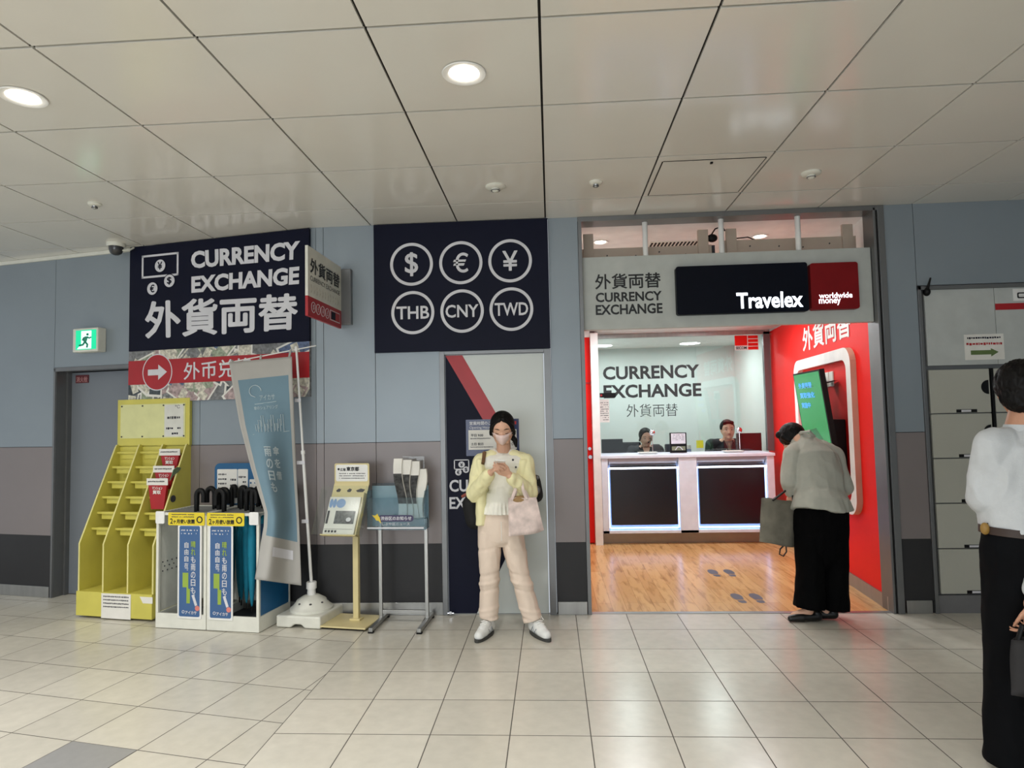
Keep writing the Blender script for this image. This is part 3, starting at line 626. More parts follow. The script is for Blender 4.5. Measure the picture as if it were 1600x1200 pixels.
# hangers and beige door-operator casings above the signboard
beige = mat('beige_casing', (186, 170, 154), .45, 0, .05, 8)
for px in (1008, 1127, 1247):
    x = onY(px, 370, 5.27).x; m = MB(); m.tube([(x, 5.27, 2.869), (x, 5.27, 3.155)], .022, M['white'], 16)
    tag(m.build('hanger_post', smooth=True), {1008: 'left white post holding the signboard up to the ceiling', 1127: 'middle white post holding the signboard up, between the two casings', 1247: 'right white post holding the signboard up to the ceiling'}[px], 'post', 'signboard hanger posts')
for a, b, z0, z1, lab in ((908, 1112, 2.865, 2.985, 'long beige casing with end posts above the left half of the signboard'), (1131, 1338, 2.89, 3.015, 'long beige casing with end posts above the right half of the signboard')):
    x0 = onY(a, 395, 5.42).x; x1 = onY(b, 385, 5.42).x; t = thing('beam_casing', ((x0+x1)/2, 5.45, z0), lab, 'casing', 'beige casings')
    m = MB(); m.box((x0, 5.42, z0-.05), (x1, 5.5, z1), beige); m.build('beam', t, bevel=.002)
    for xx in (x0+.02, x1-.115):
        m = MB(); m.box((xx, 5.40, z0-.05), (xx+.085, 5.43, 3.11), beige); m.build('end_post', t, bevel=.002)
    m = MB()
    for k in (.2, .42, .6, .8): m.lathe((x0+(x1-x0)*k, 5.42, (z0+z1)/2+random.uniform(-.02, .03)), [(.006, 0), (.006, .006)], M['ink'], 10, axis=(0, -1, 0))
    m.build('screw', t)
t = thing('junction_box', (1.39, 5.5, 3.0), 'black cable gland and wires between the two beige casings', 'junction box')
m = MB(); m.box((1.36, 5.46, 2.88), (1.42, 5.5, 2.99), M['ink']); m.ell((1.40, 5.46, 3.05), (.045, .03, .035), M['blk']); m.build('box', t)
m = MB(); m.tube([(1.34, 5.44, 3.0), (1.38, 5.44, 3.06), (1.42, 5.43, 3.12), (1.48, 5.43, 3.14), (1.5, 5.43, 3.1)], .006, M['blk']); m.tube([(1.5, 5.45, 3.015), (1.6, 5.46, 3.04), (1.7, 5.47, 3.05), (1.8, 5.48, 3.01)], .005, M['blk']); m.build('cable', t)
t = thing('ceiling_vent', (1.2, 6.2, 3.16), 'narrow slatted air vent in the shop ceiling behind the left casing', 'vent')
m = MB(); m.box((.95, 5.9, 3.152), (1.45, 6.05, 3.159), M['offwhite']); m.build('frame', t); m = MB()
for k in range(14): m.box((.965+k*.034, 5.915, 3.146), (.98+k*.034, 6.035, 3.153), M['gap'])
m.build('slats', t)
# ================================================================== LOCKERS AT THE RIGHT
LY = 5.215; FK = Fr((0, LY, 0), (1, 0)); lockm = mat('locker_enamel', (178, 178, 168), .42, 0, .03, 3)
t = thing('locker_unit', (3.6, 5.4, 0), 'pale grey coin locker bank set into the wall at the right, black half round handles', 'lockers')
m = MB(); m.box((2.93, LY+.004, .0), (5.2, LY+.4, 2.5), M['jamb']); m.fbox(FK, 2.93, 0, 5.2, .135, -.001, .02, mat('kick_grey', (110, 110, 112), .4)); m.build('body', t)
u0 = 2.955; cw = .452
z = [.142+.346*k for k in range(6)]
m = MB()
m.fbox(FK, u0, z[5]+.03, 3.48, 2.5, 0, .02, mat('locker_header', (186, 190, 188), .35)); m.fbox(FK, 3.484, z[5]+.03, 5.2, 2.5, 0, .02, mat('locker_header', (186, 190, 188)))
m.build('header_panel', t, bevel=.002)
m = MB(); m.fbox(FK, 3.484, 2.325, 5.2, 2.375, .02, .0215, M['red']); m.build('red_stripe', t)
for c in range(4):
    for r in range(5):
        a = u0+c*(cw+.035); m = MB(); m.fbox(FK, a, z[r]+.004, a+cw, z[r+1]-.004, 0, .022, lockm); dor = m.build('door', t, bevel=.003)
        m = MB(); cu = a+cw-.012; cv = z[r]+.2
        m.fprism(FK, [(cu-.0, cv-.055)]+[(cu-.055*sin(pi*k/10), cv-.055*cos(pi*k/10)) for k in range(1, 10)]+[(cu, cv+.055)], .02, .026, M['blk']); m.build('handle', dor)
        m = MB(); m.fbox(FK, a+cw*.42, z[r]+.006, a+cw*.76, z[r]+.03, .021, .025, M['blk']); m.fbox(FK, a+cw*.5, z[r]+.01, a+cw*.66, z[r]+.026, .025, .026, M['lite']); m.build('number_plate', dor)
    if c < 3:
        m = MB(); m.fbox(FK, u0+c*(cw+.035)+cw+.008, z[0], u0+c*(cw+.035)+cw+.027, z[5], 0, .026, M['blk']); m.build('divider', t)
m = MB(); b = pxbox(FK, 1583, 451, 1600, 470, .022); m.fbox(FK, b[0], b[1], b[0]+.13, b[3], .02, .022, M['white']); m.fprism(FK, rrect(b[0]+.03, b[1]+.02, b[0]+.1, b[3]-.03, .01), .022, .0235, M['black']); m.fprism(FK, rrect(b[0]+.04, b[1]+.03, b[0]+.09, b[3]-.04, .008), .023, .0245, M['white']); m.fbox(FK, b[0]+.05, b[1]+.04, b[0]+.08, b[3]-.055, .023, .0255, M['black']); m.build('pictogram', t)
t = thing('arrow_notice', FK.p(3.35, 1.97, .02), 'small laminated notice with a green arrow taped on the locker header', 'notice')
b = pxbox(FK, 1507, 522, 1569, 562, .022); m = MB(); m.fbox(FK, *b, .021, .0225, M['paper'])
w = b[2]-b[0]; h = b[3]-b[1]; squiggle(m, FK, b[0]+w*.08, b[1]+h*.76, b[2]-w*.08, b[3]-h*.05, .0225, M['navy'], 1, 3, 1); squiggle(m, FK, b[0]+w*.05, b[1]+h*.5, b[2]-w*.05, b[1]+h*.74, .0225, M['red'], 1, 5, 1); m.build('sheet', t)
m = MB(); m.fprism(FK, [(b[0]+w*x, b[1]+h*y) for x, y in ((.15, .2), (.66, .2), (.66, .12), (.85, .29), (.66, .44), (.66, .37), (.15, .37))], .0225, .024, mat('arrow_green', (96, 116, 66), .5)); m.build('arrow', t)
t = thing('wall_hook', FK.p(2.99, 2.45, .03), 'black wall mounted pen or sensor stub at the top left corner of the lockers', 'hook')
p = FK.p(*FK.uv(1448, 456, .03), .03); q2 = FK.p(*FK.uv(1454, 434, .09), .09); m = MB(); m.ell(p, (.026, .03, .034), M['blk']); m.tube([p, q2], [.013, .006], M['blk'], 10); m.tube([p, p+V((0, .05, 0))], .012, M['blk'], 10); m.build('stub', t, smooth=True)

# ================================================================== SHOP INTERIOR
CY = 7.95; FC = Fr((0, CY, 0), (1, 0)); cl, cr = .602, 2.67; cz = 1.085
t = thing('service_counter', ((cl+cr)/2, 8.2, 0), 'white service counter with two dark front panels edged by glowing blue white light', 'counter')
m = MB(); m.box((cl, CY+.1, .14), (cr, 8.5, cz-.035), M['cwhite']); m.build('body', t)
m = MB(); m.box((cl-.005, CY-.02, cz-.035), (cr+.01, 8.52, cz), M['cwhite']); m.build('worktop', t, bevel=.004)
m = MB(); m.box((cl+.01, 8.5, .74), (cr, 8.8, .77), M['cwhite']); m.build('inner_desk', t)
m = MB(); m.box((cl+.01, CY+.12, 0), (cr-.02, 8.5, .14), mat('toe_kick', (150, 136, 120), .3, .4)); m.build('toe_kick', t)
P1 = (.68, 1.535); P2 = (1.75, 2.585)
fr = MB()
for a, b in ((cl, P1[0]), (P1[1], P2[0]), (P2[1], cr)): fr.box((a, CY, .14), (b, CY+.1, cz-.035), M['cwhite'])
fr.box((cl, CY, .14), (cr, CY+.1, .175), M['cwhite']); fr.build('front_frame', t, bevel=.003)
for (a, b), nm in ((P1, 'left'), (P2, 'right')):
    m = MB(); m.poly([(a, CY+.01, cz-.036), (b, CY+.01, cz-.036), (b-.02, CY+.07, .965), (a+.02, CY+.07, .965), (a, CY+.1, cz-.036), (b, CY+.1, cz-.036), (b, CY+.1, .965), (a, CY+.1, .965)], mat('grey_fascia', (150, 150, 160), .3, .3), [(0, 1, 2, 3), (7, 6, 5, 4), (0, 4, 5, 1), (1, 5, 6, 2), (2, 6, 7, 3), (3, 7, 4, 0)]); m.build('grey_fascia', t)
    m = MB(); m.box((a+.03, CY+.045, .235), (b-.02, CY+.07, .955), mat('counter_black', (26, 24, 30), .25)); m.build('dark_panel', t, bevel=.003)
    m = MB(); m.box((a+.02, CY+.03, .915), (b-.005, CY+.05, .935), M['ledw'])
    m.box((a+.004, CY+.05, .2), (a+.016, CY+.07, .93), M['led']); m.box((b-.016, CY+.05, .2), (b-.004, CY+.07, .93), M['led'])
    m.box((a+.02, CY+.05, .19), (b-.02, CY+.07, .205), M['led']); m.build('light_strip', t)
FD = Fr((0, 8.3, 0), (1, 0))
def tray(px, lab):
    p = onY(px, 707, 8.2); t = thing('coin_tray', (p.x, 8.2, cz), lab, 'tray', 'coin trays on the counter')
    m = MB(); m.poly([V((p.x+sx*w, 8.2+sy*h, cz+zz)) for w, h, zz in ((.09, .06, 0), (.12, .085, .022), (.105, .07, .022), (.085, .055, .008)) for sx, sy in ((-1, -1), (1, -1), (1, 1), (-1, 1))], M['offwhite'], [(3, 2, 1, 0)]+[(i*4+j, i*4+(j+1) % 4, i*4+4+(j+1) % 4, i*4+4+j) for i in range(3) for j in range(4)]+[(12, 13, 14, 15)]); m.build('dish', t)
tray(1012, 'pale money tray on the counter in front of the woman clerk'); tray(1145, 'pale money tray on the counter in front of the man clerk')
t = thing('leaflet_stand', (1.43, 8.3, cz), 'black and white leaflet card stand in the middle of the counter', 'leaflet stand')
b = pxbox(FD, 1047, 676, 1073, 711); b = (b[0], cz+.001, b[2], b[3]); h = b[3]-b[1]; w = b[2]-b[0]
m = MB(); m.fbox(FD, *b, -.03, 0, M['blk']); m.build('box', t)
m = MB(); m.fbox(FD, b[0]+.015, b[1]+h*.45, b[2]-.015, b[3]-.01, 0, .002, M['lite']); m.fbox(FD, b[0]+.02, b[1]+h*.12, b[2]-.02, b[1]+h*.32, 0, .002, mat('leaflet_green', (120, 126, 100), .5)); squiggle(m, FD, b[0]+.03, b[1]+h*.6, b[2]-.03, b[3]-.02, .002, M['ink'], 4, 8); m.build('leaflet', t)
m = MB(); m.tube([FD.p(b[0]+w*.3, b[1]+h*.14, .003), FD.p(b[0]+w*.45, b[1]+h*.3, .003), FD.p(b[0]+w*.6, b[1]+h*.28, .003), FD.p(b[0]+w*.75, b[1]+h*.14, .003)], .006, M['lite'], 6); m.build('emblem', t)
def monitor(x0, x1, z0, z1, y, m1, lab):
    t = thing('monitor', ((x0+x1)/2, y, .77), lab, 'monitor'); m = MB(); m.box((x0, y, z0), (x1, y+.03, z1), m1); m.build('panel', t, bevel=.004)
    m = MB(); m.tube([((x0+x1)/2, y+.04, .78), ((x0+x1)/2, y+.04, (z0+z1)/2)], .02, M['blk']); m.box(((x0+x1)/2-.1, y-.03, .771), ((x0+x1)/2+.1, y+.05, .785), M['blk']); m.build('stand', t)
monitor(.66, .94, .95, 1.265, 8.6, M['blk'], 'black monitor back behind the glass at the left end of the counter')
monitor(2.42, 2.74, .95, 1.31, 8.6, M['darkred'], 'dark monitor back behind the glass at the right end of the counter')
def mirror(px, py, lab):
    p = onY(px, py, 8.38); t = thing('counter_mirror', (p.x, 8.38, cz), lab, 'mirror', 'round mirrors on thin stands')
    m = MB(); m.ell(p, (.038, .02, .038), M['chrome']); m.build('mirror_disc', t, smooth='all'); m = MB(); m.tube([(p.x, 8.38, cz+.001), p], .004, M['chrome'], 8); m.lathe((p.x, 8.38, cz), [(.05, 0), (.048, .006)], M['chrome'], 20); m.build('stand', t)
mirror(1019, 676, 'small round mirror on a thin stand beside the woman clerk'); mirror(1155, 672, 'small round mirror on a thin stand beside the man clerk')
t = thing('sticky_note', (1.77, 8.5, cz), 'yellow note card standing behind the counter glass', 'note card')
b = pxbox(Fr((0, 8.6, 0), (1, 0)), 1088, 688, 1099, 700); FN = Fr((0, 8.6, 0), (1, 0)); m = MB(); m.fbox(FN, *b, 0, .003, mat('note_yellow', (232, 222, 40), .5)); m.fbox(FN, (b[0]+b[2])/2-.004, .771, (b[0]+b[2])/2+.004, b[1], 0, .003, M['lite']); m.build('card', t)
t = thing('leaflet_box', (1.68, 8.65, cz), 'low pale leaflet box behind the glass under the yellow note', 'box')
m = MB(); m.box((1.63, 8.65, .771), (1.84, 8.75, cz+.03), notecols[1]); m.box((1.63, 8.65, cz+.03), (1.84, 8.75, cz+.08), notecols[2]); m.build('box', t)
for x, lab in ((1.38, 'black desk phone behind the glass left of the leaflet stand'), (1.55, 'black card reader behind the glass right of the leaflet stand')):
    t = thing('desk_terminal', (x, 8.65, cz), lab, 'terminal'); m = MB(); m.box((x-.05, 8.6, .771), (x+.05, 8.7, cz+.1), M['ink']); m.build('body', t, bevel=.015)
t = thing('office_chair', (.98, 9.0, 0), 'black chair back behind the woman clerk at the left', 'chair')
m = MB(); m.box((.9, 9.12, .75), (1.25, 9.18, 1.2), M['blk']); m.build('backrest', t, bevel=.02); m = MB(); m.box((.88, 8.95, .45), (1.3, 9.2, .52), M['blk']); m.build('seat', t, bevel=.02); m = MB(); m.tube([(1.09, 9.1, .08), (1.09, 9.1, .46)], .025, M['blk']); m.lathe((1.09, 9.1, .003), [(.25, 0), (.25, .03), (.05, .08)], M['blk']); m.build('base', t)
# footprints on the wood floor
def foot(px, py, lab):
    c = onZ(px, py, .002); t = thing('footprint_sticker', (c.x, c.y, .002), lab, 'floor sticker', 'footprint stickers'); col = mat('footprint_grey', (86, 84, 96), .5)
    for s in (-1, 1):
        m = MB(); f2 = lambda x, y, s=s: (c.x+s*(.075+x), c.y+y, .003)
        sole = [(-.045, .02), (-.05, .08), (-.045, .15), (-.02, .19), (.01, .19), (.035, .16), (.045, .1), (.035, .03), (.03, .0), (-.03, 0)]
        heel = [(-.03, -.02), (.03, -.02), (.034, -.07), (.02, -.1), (-.015, -.1), (-.032, -.07)]
        m.poly([f2(-x, y) for x, y in sole], col); m.poly([f2(-x, y) for x, y in heel], col); m.build('footprint', t, fix=False)
foot(1130, 897, 'pair of grey footprints on the wood floor, further into the shop'); foot(1171, 937, 'pair of grey footprints on the wood floor, nearer the entrance')
# right red wall: characters, white frame, tilted screen
t = thing('wall_lettering', FR.p(RU(6.4), 2.3, 0), 'large white characters on the red wall above the white frame', 'lettering')
m = MB(); za, zb = 2.215, 2.47; ya, yb = 7.1, 5.74
put_text(m, '外貨両替', lambda x, y: FR.p(RU(ya)+(RU(yb)-RU(ya))*x, za+(zb-za)*y, .004), M['white'], .025); m.build('lettering', t, fix=False)
t = thing('wall_frame', FR.p(RU(6.5), .7, 0), 'big white rounded rectangular frame mounted on the red wall', 'frame')
def rframe(mb, f, u0, v0, u1, v1, w, r, d0, d1, m, m2=None, n=8):
    o = rrect(u0, v0, u1, v1, r, n); i_ = rrect(u0+w, v0+w, u1-w, v1-w, max(.01, r-w*.5), n); k = len(o); P = []
    for pts, d in ((o, d1), (i_, d1), (i_, d0), (o, d0)): P += [f.p(a, b, d) for a, b in pts]
    for ring_i, mm in ((0, m), (1, m), (3, m2 or m)):
        F = [(ring_i*k+j, ring_i*k+(j+1) % k, ((ring_i+1) % 4)*k+(j+1) % k, ((ring_i+1) % 4)*k+j) for j in range(k)]; mb.poly(P, mm, F)
m = MB(); rframe(m, FR, RU(7.32), .66, RU(5.68), 2.125, .105, .15, .0, .05, M['white'], mat('frame_edge_tan', (206, 172, 150), .5)); m.build('frame', t)
t = thing('display_screen', (2.45, 6.2, 1.4), 'tall portrait display with green picture and blue text leaning out from the red wall', 'screen')
top = V((2.41, 5.9, 1.945)); topf = V((2.43, 6.58, 1.947)); ax = (topf-top).normalized(); dn = V((.125, 0, -1)).normalized(); dn = (dn-ax*dn.dot(ax)).normalized(); nn = ax.cross(dn); nn = nn if nn.x < 0 else -nn
FW = (topf-top).length; FH = 1.12
S3 = lambda a, b, d=0: topf-ax*(a*FW)+dn*((1-b)*FH)+nn*d
def sbox(mb, a0, b0, a1, b1, d0, d1, m): mb.hexa([S3(a0, b0, d0), S3(a1, b0, d0), S3(a1, b1, d0), S3(a0, b1, d0), S3(a0, b0, d1), S3(a1, b0, d1), S3(a1, b1, d1), S3(a0, b1, d1)], m)
m = MB(); sbox(m, 0, 0, 1, 1, -.045, 0, M['blk']); m.build('casing', t)
sg = mat('screen_green', (30, 120, 62), .25, emit=(40, 150, 80), estr=.55); sg2 = mat('screen_dark_green', (24, 96, 54), .25, emit=(26, 110, 58), estr=.5); sl = mat('screen_pale_green', (120, 190, 140), .25, emit=(130, 205, 160), estr=.55); sb = mat('screen_blue', (70, 150, 220), .25, emit=(80, 165, 235), estr=.7)
m = MB(); sbox(m, .03, .02, .97, .985, 0, .002, sg)
m.poly([S3(a, b, .003) for a, b in ((.1, .3), (.3, .5), (.55, .52), (.8, .4), (.95, .3), (.95, .2), (.1, .15))], sg2); m.poly([S3(a, b, .0035) for a, b in ((.2, .25), (.95, .36), (.95, .29), (.2, .2))], sl); m.build('picture', t)
m = MB()
for k, (s, w) in enumerate((('外貨両替', .5), ('買取強化', .55), ('実施中', .34))): put_text(m, s, lambda x, y: S3(.16+w*x, .86-.085*k+.05*y, .004), sb, .03)
m.build('lettering', t, fix=False)
m = MB(); m.hexa([V(p) for p in ((2.42, 6.1, 1.8), (2.46, 6.1, 1.8), (2.46, 6.3, 1.8), (2.42, 6.3, 1.8), (2.62, 6.1, 1.85), (2.66, 6.1, 1.85), (2.66, 6.3, 1.85), (2.62, 6.3, 1.85))], M['blk']); m.build('mount_arm', t)
t = thing('wall_socket', FR.p(RU(6.2), 1.85, 0), 'white socket plates with a black plug on the red wall inside the frame', 'socket')
a = FR.uv(1288, 600, .02); b = FR.uv(1299, 580, .02); m = MB(); um = (a[0]+b[0])/2; m.fbox(FR, min(a[0], b[0]), a[1]-.03, um-.01, b[1], 0, .012, M['offwhite']); m.fbox(FR, um+.01, a[1]-.03, max(a[0], b[0]), b[1], 0, .012, M['offwhite']); m.build('plate', t, bevel=.002)
m = MB(); m.fbox(FR, min(a[0], b[0])-.09, a[1]-.02, min(a[0], b[0])+.02, a[1]+.07, .012, .07, M['blk']); m.build('plug', t, bevel=.01)
m = MB(); m.tube([FR.p(a[0]-.0, 1.84, .04), FR.p(a[0]+.03, 1.72, .02), FR.p(a[0]+.02, 1.5, .02)], .005, M['blk']); m.build('cable', t)
t = thing('wall_box', FR.p(RU(6.15), .95, 0), 'black equipment box on the red wall behind the leaning display', 'box')
a = FR.uv(1322, 655, 0); m = MB(); m.fbox(FR, a[0]-.62, 1.0, a[0]+0, 1.49, .003, .12, M['blk']); m.build('casing', t, bevel=.01)

# ================================================================== YELLOW LEAFLET RACK
FY = Fr((-3.94, 5.165, 0), (1, -.178)); YW = .742; YD = -.40
t = thing('brochure_rack', FY.p(YW/2, 0, -.2), 'tall yellow three bay brochure rack with stepped shelves and header panel, left of the umbrellas', 'brochure rack')
side = [(0, .02), (0, .6), (-.345, 1.375), (-.36, 1.40), (-.40, 1.40), (-.40, .02)]
def fside(mb, f, u, w, pts, m, m2=None):     # a board standing in depth: pts (d, z)
    n = len(pts); P = [f.p(u, z, d) for d, z in pts]+[f.p(u+w, z, d) for d, z in pts]
    mb.poly(P, m, [tuple(range(n)), tuple(reversed(range(n, 2*n)))]); mb.poly(P, m2 or m, [(i, (i+1) % n, (i+1) % n+n, i+n) for i in range(n)])
for k in range(4):
    m = MB(); fside(m, FY, k*(YW-.014)/3, .014, side, M['yellow'], M['yellowedge']); m.build('side_panel' if k in (0, 3) else 'divider', t)
m = MB(); m.fbox(FY, 0, .02, YW, 1.42, -.412, -.40, M['yellow']); m.build('back_panel', t)
m = MB(); m.fbox(FY, .0, 1.39, YW+.012, 1.80, -.405, -.375, M['yellow']); m.build('header_panel', t, bevel=.002)
m = MB(); m.fbox(FY, 0, .02, YW, .215, .0, .014, M['yellow']); m.fbox(FY, 0, .2, YW, .214, -.39, .0, M['yellow']); m.fbox(FY, 0, .02, YW, .035, -.39, 0, M['yellow']); m.build('plinth', t, bevel=.001)
m = MB(); 
for uu in (.05, YW-.09): m.fbox(FY, uu, 0, uu+.04, .02, -.35, -.05, M['blk'])
m.build('foot_rail', t)
bw = (YW-.014)/3
for b_ in range(3):
    u0_, u1_ = b_*bw+.014, (b_+1)*bw
    for k in range(6):
        zz_ = .70+.125*k; dz_ = -.115-.05*k; m = MB()
        m.fbox(FY, u0_, zz_, u1_, zz_+.008, dz_-.07, dz_, M['yellow']); m.fbox(FY, u0_, zz_-.004, u1_, zz_+.014, dz_, dz_+.006, M['yellow'])
        m.fbox(FY, u0_+.03, zz_-.05, u1_-.03, zz_-.0, dz_-.02, dz_-.014, M['yellow']); m.build('tier_shelf', t)
    m = MB(); m.fbox(FY, u0_, .6, u1_, 1.38, -.398, -.39, M['yellow']); m.build('bay_back', t)
hp = pxbox(FY, 192, 628, 305, 682, -.372)
m = MB(); m.fbox(FY, .035, 1.455, YW-.03, 1.755, -.375, -.371, mat('poster_glossy_yellow', (216, 216, 156), .12)); m.fbox(FY, .50, 1.465, YW-.045, 1.745, -.371, -.3695, mat('poster_pale', (214, 214, 206), .15)); m.build('header_poster', t)
m = MB()
for a, b in ((.05, 1.47), (.05, 1.74), (.27, 1.47), (.27, 1.74), (.49, 1.47), (.49, 1.74), (.7, 1.47), (.7, 1.74)): disc(m, FY, (a, b), .007, -.371, -.366, M['ink'], 10)
m.build('pin', t)
m = MB(); squiggle(m, FY, .52, 1.47, .68, 1.56, -.3695, M['navy'], 2, 3, .6); squiggle(m, FY, .53, 1.6, .66, 1.66, -.3695, M['ink'], 1, 6, .9); put_text(m, '℃', lambda x, y: FY.p(.61+.05*x, 1.71+.03*y, -.3685), M['ink'], 0); m.build('small_print', t, fix=False)
for k, (zz_, dz_) in enumerate(((.955, -.185), (1.115, -.255), (1.26, -.32))):
    lab = ('lowest red flyer bundle with white header card in the right bay of the yellow rack', 'middle red flyer bundle with white header card in the right bay of the yellow rack', 'topmost red flyer bundle with white header card in the right bay of the yellow rack')[k]
    c = 2*bw+.014+(bw-.014)/2; z0_ = zz_-.09; h_ = (.25, .19, .185)[k]
    t = thing('flyer_bundle', FY.p(c, z0_, dz_), lab, 'flyers', 'red flyer bundles'); m = MB()
    m.fprism(FY, [(c-.062, z0_), (c+.062, z0_), (c+.092, z0_+h_-.045), (c-.092, z0_+h_-.045)], dz_-.012, dz_+.012, M['red']); m.build('flyer', t)
    m = MB(); m.fbox(FY, c-.105, z0_+h_-.05, c+.105, z0_+h_+.006, dz_+.012, dz_+.016, M['paper']); m.build('header_card', t)
    m = MB(); squiggle(m, FY, c-.09, z0_+h_-.035, c+.08, z0_+h_-.005, dz_+.016, M['ink'], 1, k+2, 1)
    put_text(m, 'マンション', lambda x, y: FY.p(c-.05+.1*x, z0_+h_-.09+.028*y, dz_+.0135), M['paper'], .04); put_text(m, '買取', lambda x, y: FY.p(c-.045+.08*x, z0_+h_-.125+.03*y, dz_+.0135), M['paper'], .04); m.build('lettering', t, fix=False)
t = thing('paper_notice', FY.p(.35, .1, .02), 'white handwritten notice sheet taped to the front plinth of the yellow rack', 'notice')
b = pxbox(FY, 158, 928, 204, 967, .018); m = MB(); m.fbox(FY, b[0], max(.008, b[1]), b[2], b[3], .015, .0175, M['paper']); squiggle(m, FY, b[0]+.02, b[1]+.08, b[2]-.02, b[3]-.01, .0175, M['ink'], 4, 9, 1); m.build('sheet', t)
t = thing('paper_scrap', FY.p(.62, .15, .02), 'small torn white sticker on the right of the yellow rack plinth', 'sticker')
b = pxbox(FY, 218, 933, 238, 943, .018); m = MB(); m.fprism(FY, [(b[0], b[3]), (b[2], b[3]), (b[2], b[1]), (b[0]+.03, b[1]), ], .0145, .0165, M['paper']); m.build('sheet', t)
t = thing('round_tag', FY.p(YW, 1.1, -.2), 'grey round tag on the right side board of the yellow rack', 'tag')
FYS = Fr(FY.p(YW+.002, 0, 0), (FY.n.x*-1, FY.n.y*-1)); m = MB(); disc(m, FYS, (.2, .95), .028, -.001, .004, M['ink'], 20); m.build('disc', t)
t = thing('cloth_tag', FY.p(YW, 1.2, -.2), 'small folded green tag pinned on the right side board of the yellow rack', 'tag')
m = MB(); m.fprism(FYS, [(.16, 1.1), (.2, 1.14), (.26, 1.17), (.29, 1.2), (.24, 1.21), (.2, 1.19)], -.001, .004, mat('tag_green', (110, 130, 100), .6)); m.build('tag_sheet', t)
